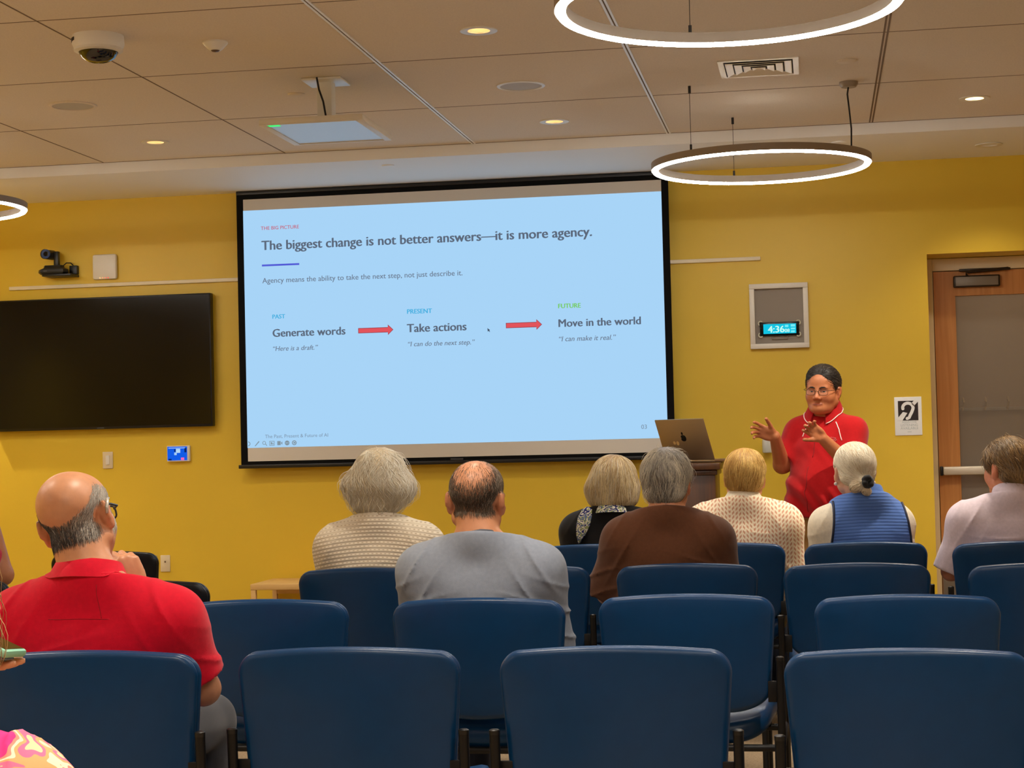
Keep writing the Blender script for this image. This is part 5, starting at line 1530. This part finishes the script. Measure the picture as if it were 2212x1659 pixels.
# ================================================== man in lavender, front row at the right
S = seated('man in a lavender shirt turned to the left by the door', 0.775, 7.70, 0.955, (-0.010, 0.020, 1.100), yaw=38, pitch=-4, sw=0.178, girth=1.05, skin=(204, 136, 104), h=0.0065, ear_out=22, neck_r=0.06,
           arms={0: dict(el=(-0.250, 0.03, 0.675), wr=(-0.16, 0.26, 0.66))})
top(S, C_LAV, 'dress_shirt', 0.98, 0.024, (0.072, 0.076), 0.050, 0.006, 0.006, 71)
legs(S, C_NAVY, C_SHOE, 0.0085); face_parts(S.root, S.H, brow=(120, 100, 80), F=S.F)
collar(S, (0.0, -0.014, 0.980), 0.070, 0.070, 0.048, 0.014, C_LAV, 14)
F = hfield(S.H, [((0, -0.012, 0.036), (0.092, 0.112, 0.101)), ((0, -0.052, -0.036), (0.074, 0.056, 0.048))], [((0, 0.135, -0.05), (0.083, 0.072, 0.112))] + ear_cuts())
V, Q = F.surf()
hair_obj(S.root, [shell(F, (104, 80, 56)), strands(F, S.H, whorl((0, 0.06, 0.12), 0.6, 0.4), 4600, 0.050, 8, 0.0010, 0.004, wave=0.3, wfreq=60, cols=((104, 84, 62), (212, 172, 116), (150, 136, 118)), seed=72, pts=V, fly=0.05, streak=35)])

# ================================================== person at the left edge, raised bare elbow
S = seated('person at the left edge in a pink sleeve with a bent bare arm', -3.290, 6.38, 0.945, (-0.02, 0.03, 1.09), yaw=-6, sw=0.165, skin=(204, 140, 104), h=0.0065,
           arms={1: dict(el=(0.232, 0.05, 0.800), wr=(0.130, 0.15, 1.035), f=(-0.5, -0.3, 0.8), t=(-0.6, -0.5, -0.4), curl=(0.6, 0.8, 0.5))})
top(S, cloth('pink_cotton', (214, 52, 84)), 't_shirt', 0.30, 0.018, (0.054, 0.050), 0.046, 0.0065, 0.004, 81)
legs(S, C_NAVY, C_SHOE, 0.0085); face_parts(S.root, S.H, F=S.F)
F = hfield(S.H, [((0, -0.016, 0.034), (0.094, 0.113, 0.104)), ((0, -0.052, -0.040), (0.076, 0.058, 0.055))], [FACE_CUT] + ear_cuts(), h=0.006)
V, Q = F.surf()
hair_obj(S.root, [shell(F, (84, 64, 46)), strands(F, S.H, whorl(), 1500, 0.06, 6, 0.0016, 0.004, cols=((84, 64, 46), (150, 120, 88)), seed=82, pts=V)])

# ================================================== woman in the bright print with the phone, nearest of all
S = seated('woman at the lower left corner in a pink and orange print top', -1.112, 2.02, 0.905, (0.010, 0.03, 1.075), yaw=4, sw=0.160, skin=(226, 160, 120), h=0.005,
           arms={0: dict(el=(-0.22, 0.14, 0.70), wr=(-0.158, 0.362, 0.970), f=(0.55, 0.80, -0.22), t=(-0.80, 0.55, 0.10), curl=(0.10, 0.15, 0.1), thumb=-1.15, lift=0.42)})
C_PINK = print_cloth('pink_orange_print', [(240, 60, 140), (250, 150, 130), (254, 238, 204), (250, 176, 120), (252, 120, 160), (250, 222, 170)], 13, 1.4)
top(S, C_PINK, 'blouse', 0.92, 0.020, (0.070, 0.080), 0.046, 0.005, 0.010, 91)
legs(S, C_NAVY, C_SHOE, 0.0085); face_parts(S.root, S.H, F=S.F)
F = hfield(S.H, [((0, -0.016, 0.034), (0.096, 0.115, 0.104)), ((0.0, -0.035, -0.04), (0.120, 0.095, 0.10)), ((0, -0.05, -0.11), (0.105, 0.07, 0.07))], [FACE_CUT], h=0.006)
V, Q = F.surf()
hair_obj(S.root, [shell(F, (170, 130, 80)), strands(F, S.H, whorl((0, -0.02, 0.13), 1.2), 2500, 0.10, 9, 0.0008, 0.010, wave=0.5, wfreq=50, cols=((176, 132, 76), (244, 214, 160)), seed=92, pts=V, fly=0.12)])
chair(-1.105, 1.82, 'blue chair at the lower left under the woman in the bright print', V_BLUE, 0)
t = thing('smartphone', 'phone in a mint green case held up at the left edge', 'phone', (-1.222, 2.470, 0.990), 0)
t.rotation_euler = (radians(84), radians(24), 0)
M_MINT = mat('mint_case', (150, 214, 184), 0.4)
obj('case', MB().box((-0.076, -0.005, -0.038), (0.072, 0.007, 0.038), 0.004), M_MINT, t)
obj('screen', MB().box((-0.070, 0.0068, -0.033), (0.066, 0.0076, 0.033)), mat('phone_glass', (12, 14, 18), 0.08), t)
cb = obj('camera_bump', MB().box((0.036, -0.009, -0.006), (0.070, -0.0045, 0.034), 0.003), mat('grey_blue_glass', (120, 134, 150), 0.2, metal=0.4), t)
for a, b in ((0.045, 0.022), (0.061, 0.014), (0.045, 0.004)):
    obj('camera_lens', MB().lathe([(0.0005, 0.0025), (0.006, 0.0025), (0.0065, 0.0)], 16, at=(a, -0.009, b), rot=Matrix.Rotation(radians(90), 3, 'X')), mat('lens_black', (5, 6, 10), 0.08), cb)

# ================================================== the speaker
RX, RY = 0.028, 8.75
S = Fig('man in a red polo speaking with raised hands beside the lectern', RX, RY)
Bz = np.array(Matrix.Rotation(radians(160), 3, 'Z'))
def b3(x, y, z): return Bz @ np.array((x, y, 0.0)) + np.array((0, 0, z))
S.H = Head((-0.003, -0.045, 1.468), rot(163, -5, -3), (0.93, 0.93, 0.84), 1.10)
skin = (188, 118, 78)
SHR, SHL = np.array((-0.118, 0.045, 1.262)), np.array((0.128, -0.045, 1.262))
ELR, ELL = np.array((-0.205, -0.010, 1.118)), np.array((0.128, -0.155, 1.092))
WRR, WRL = np.array((-0.232, -0.165, 1.256)), np.array((-0.012, -0.285, 1.240))
F = Field((-0.38, -0.46, 0.0), (0.32, 0.26, 1.62), 0.0032)
def sp_torso(F, infl, k=0.06):
    F.ell(b3(0, 0.0, 0.86), (0.158, 0.122, 0.12), Bz, k, infl=infl)
    F.ell(b3(0, 0.045, 1.00), (0.162, 0.142, 0.15), Bz, k, infl=infl)
    F.ell(b3(0, 0.012, 1.165), (0.156, 0.112, 0.135), Bz, k, infl=infl)
    F.cap(SHR, SHL, 0.050, 0.050, k, infl=infl)
    for sh, sx in ((SHR, -1), (SHL, 1)): F.cap((-sx * 0.0, 0.012, 1.322), sh + np.array((-sx * 0.01, 0, 0.006)), 0.044, 0.046, k, infl=infl)
sp_torso(F, 0)
for sh, el, wr in ((SHR, ELR, WRR), (SHL, ELL, WRL)):
    F.cap(sh, el, 0.047, 0.040, 0.03); F.cap(el, wr, 0.041, 0.0255, 0.02)
hand_prims(F, WRR, (-0.80, -0.30, 0.30), (0.30, -0.25, 0.90), 1, spread=0.17, thumb=0.25, sc=0.86, curls=[(0.25, 0.45, 0.3), (0.35, 0.5, 0.3), (0.45, 0.5, 0.35), (0.5, 0.5, 0.35)])
hand_prims(F, WRL, (-0.60, -0.45, 0.55), (-0.58, -0.10, -0.75), -1, spread=0.15, thumb=0.12, sc=0.86, curls=[(0.35, 0.55, 0.4), (0.35, 0.55, 0.4), (0.4, 0.55, 0.4), (0.45, 0.5, 0.4)])
for sx in (-1, 1):
    F.cap(b3(sx * 0.085, 0, 0.80), b3(sx * 0.095, 0.01, 0.44), 0.085, 0.056, 0.03)
    F.cap(b3(sx * 0.095, 0.01, 0.44), b3(sx * 0.10, -0.01, 0.09), 0.054, 0.036, 0.02)
    F.cap(b3(sx * 0.10, -0.01, 0.05), b3(sx * 0.11, 0.13, 0.04), 0.034, 0.03, 0.02)
head_prims(F, S.H, neck_to=(0.004, 0.0, 1.30), neck_r=0.062, ear_out=22, slit=0.0027)
S.F = F
V, Q = F.surf(); S.V = V
np_mesh('body', V, Q, M_SKIN, S.root, skin_cols(V, S.H, skin))
face_parts(S.root, S.H, iris=(40, 26, 18), brow=(22, 18, 16), browt=1.2, F=S.F)
spectacles(S, 0.0011, mat('thin_dark_wire', (60, 46, 36), 0.3, metal=0.6), 0.024, 0.0165, 0.109, -0.003)
# polo shirt
F = Field((-0.34, -0.30, 0.84), (0.32, 0.28, 1.40), 0.0045)
sp_torso(F, 0.016)
F.ell(b3(0, 0.025, 0.93), (0.176, 0.150, 0.14), Bz, 0.06)
F.cap(SHR, SHR + (ELR - SHR) * 0.84, 0.064, 0.066, 0.035, flat=True)
F.cap(SHL, SHL + (ELL - SHL) * 0.84, 0.064, 0.068, 0.035, flat=True)
def spf(x, y, z):
    low = np.clip((1.22 - z) / 0.15, 0, 1)
    return 0.0068 * (np.sin((z * 0.75 + x * 0.9) * 80 + 2 * np.sin(x * 16)) * low * (0.5 + 0.5 * np.sin(z * 22 + x * 9)) + 0.8 * sines((x, y, z), 33, 30))
F.fold(spf)
F.plane((0, 0.03, 1.374), (0, -0.30, 1), 0.005, lo=(-0.34, -0.30, 1.25), hi=(0.32, 0.28, 1.40))
F.plane((0, 0, 0.868), (0, 0, -1), 0.004)
V, Q = F.surf(); S.T = F
np_mesh('polo_shirt', V, Q, C_PRES, S.root)
def cl3(deg, r, z): return b3(r * cos(radians(deg)), r * sin(radians(deg)), z)
S2 = Fig.__new__(Fig); S2.root = S.root
def sp_collar():
    n = 48; gap = 46; A = [radians(90 + gap / 2 + (360 - gap) * k / (n - 1)) for k in range(n)]
    vs, fs = [], []
    for i, a in enumerate(A):
        e = 1 - abs(i / (n - 1) - 0.5) * 2; front = max(0, 1 - e * 2.2)
        for d, dz in ((0.022, 0.0), (0.018, 0.018), (0.004, 0.046), (0.0, 0.051), (-0.004, 0.047), (-0.005, 0.02), (0.016, -0.002)):
            dn = front * 0.030 * (1 if dz < 0.03 else 0.25)
            r = 0.066 + d + front * 0.012 * (dz < 0.03)
            vs.append(tuple(b3(r * cos(a), r * sin(a) * 1.02 - 0.004, 1.366 + dz - dn - 0.030 * sin(a))))
    for i in range(n - 1):
        for q in range(7): w = (q + 1) % 7; fs.append((i * 7 + q, i * 7 + 7 + q, i * 7 + 7 + w, i * 7 + w))
    A_ = np.array(vs); vs = [tuple(v) for v in A_ + F.grad(A_) * np.clip(0.004 - F.sample(A_), 0, 0.03)[:, None]]
    fs += [tuple(range(7)), tuple((n - 1) * 7 + q for q in range(6, -1, -1))]
    o = obj('collar', MB().add(vs, fs), C_PRES, S.root, ang=60)
    obj('piping', MB().tube([vs[i * 7] for i in range(n)], 0.0026, 6), C_WPIPE, o, ang=180)
sp_collar()
for sx, sh in ((1, SHL), (-1, SHR)):
    a_, b_ = ((0.044, -0.14, 1.350), (0.072, -0.16, 1.235)) if sx > 0 else ((-0.070, -0.07, 1.362), (-0.135, -0.12, 1.270))
    P = [np.array(a_) + (np.array(b_) - np.array(a_)) * k / 14 for k in range(15)]
    tube_on(S, F, P, 0.0024, 'raglan_piping', C_WPIPE, 0.0005)
tube_on(S, F, [b3(0.004, 0.18, 1.30 - 0.008 * k) for k in range(18)], 0.0016, 'placket', mat('deep_red_seam', (130, 14, 16), 0.8), 0.0005)
tube_on(S, F, [b3(0.03, 0.22, 1.13 - 0.01 * k) for k in range(25)], 0.0016, 'seam', mat('deep_red_seam', (130, 14, 16), 0.8), 0.0003)
em = MB()
M_EMB = mat('grey_pink_embroidery', (186, 118, 112), 0.8)
def stitch(pts, r=0.0013): em.tube([tuple(v) for v in F.snap(np.array([(x, -0.20, z) for x, z in pts]), 0.0005)], r, 6)
ex, ez = 0.018, 1.266
for k in range(8):
    a = radians(160 - 20 * k); x_, z_ = ex + 0.020 * cos(a), ez + 0.012 * sin(a)
    stitch([(x_, z_), (x_ + 0.003 * cos(a) + 0.0012, z_ + 0.005), (x_ + 0.004 * cos(a), z_ + 0.010)], 0.0014)
for k in range(6):
    x_ = ex - 0.020 + 0.008 * k
    stitch([(x_, ez - 0.010 - 0.004 * (k % 2)), (x_ + 0.002, ez - 0.002), (x_ + 0.006, ez + 0.003), (x_ + 0.006, ez - 0.008)], 0.0013)
obj('chest_emblem', em, M_EMB, S.root, ang=180)
# trousers, shoes, hair
F = Field((-0.26, -0.22, 0.06), (0.26, 0.22, 0.95), 0.007)
F.ell(b3(0, 0.0, 0.84), (0.160, 0.125, 0.11), Bz, 0.05, infl=0.006)
for sx in (-1, 1):
    F.cap(b3(sx * 0.085, 0, 0.80), b3(sx * 0.10, 0.01, 0.44), 0.096, 0.080, 0.03)
    F.cap(b3(sx * 0.10, 0.01, 0.44), b3(sx * 0.105, -0.005, 0.07), 0.080, 0.070, 0.02)
F.plane((0, 0, 0.92), (0, 0, 1)); F.plane((0, 0, 0.075), (0, 0, -1))
F.fold(lambda x, y, z: 0.004 * sines((x, y, z), 77, 34) + 0.003 * np.sin(z * 60 + x * 40))
V, Q = F.surf(); np_mesh('trousers', V, Q, C_KHAKI, S.root)
shoes(S, [tuple(b3(sx * 0.105, 0.0, 0.1)) for sx in (-1, 1)], Bz @ np.array((0, 1.0, 0)), C_SHOE)
H = S.H
F = hfield(H, [((0, -0.014, 0.042), (0.088, 0.107, 0.098)), ((0, -0.050, -0.030), (0.074, 0.056, 0.045)), ((0, 0.02, 0.092), (0.062, 0.062, 0.048))],
           [((0.024, 0.140, -0.035), (0.052, 0.086, 0.118)), ((-0.024, 0.140, -0.035), (0.052, 0.086, 0.118)), ((0, 0.140, -0.04), (0.074, 0.086, 0.11))] + ear_cuts(), [((0, 0.084, 0.07), (0, 1, 0.35))], h=0.0034)
V, Q = F.surf()
hair_obj(S.root, [shell(F, (30, 25, 21)), strands(F, H, whorl((0, 0.12, 0.10), 0.25, 0.3), 7500, 0.020, 5, 0.0007, 0.0045, wave=0.3, cols=((26, 22, 19), (72, 63, 55), (104, 94, 84)), seed=102, pts=V)])
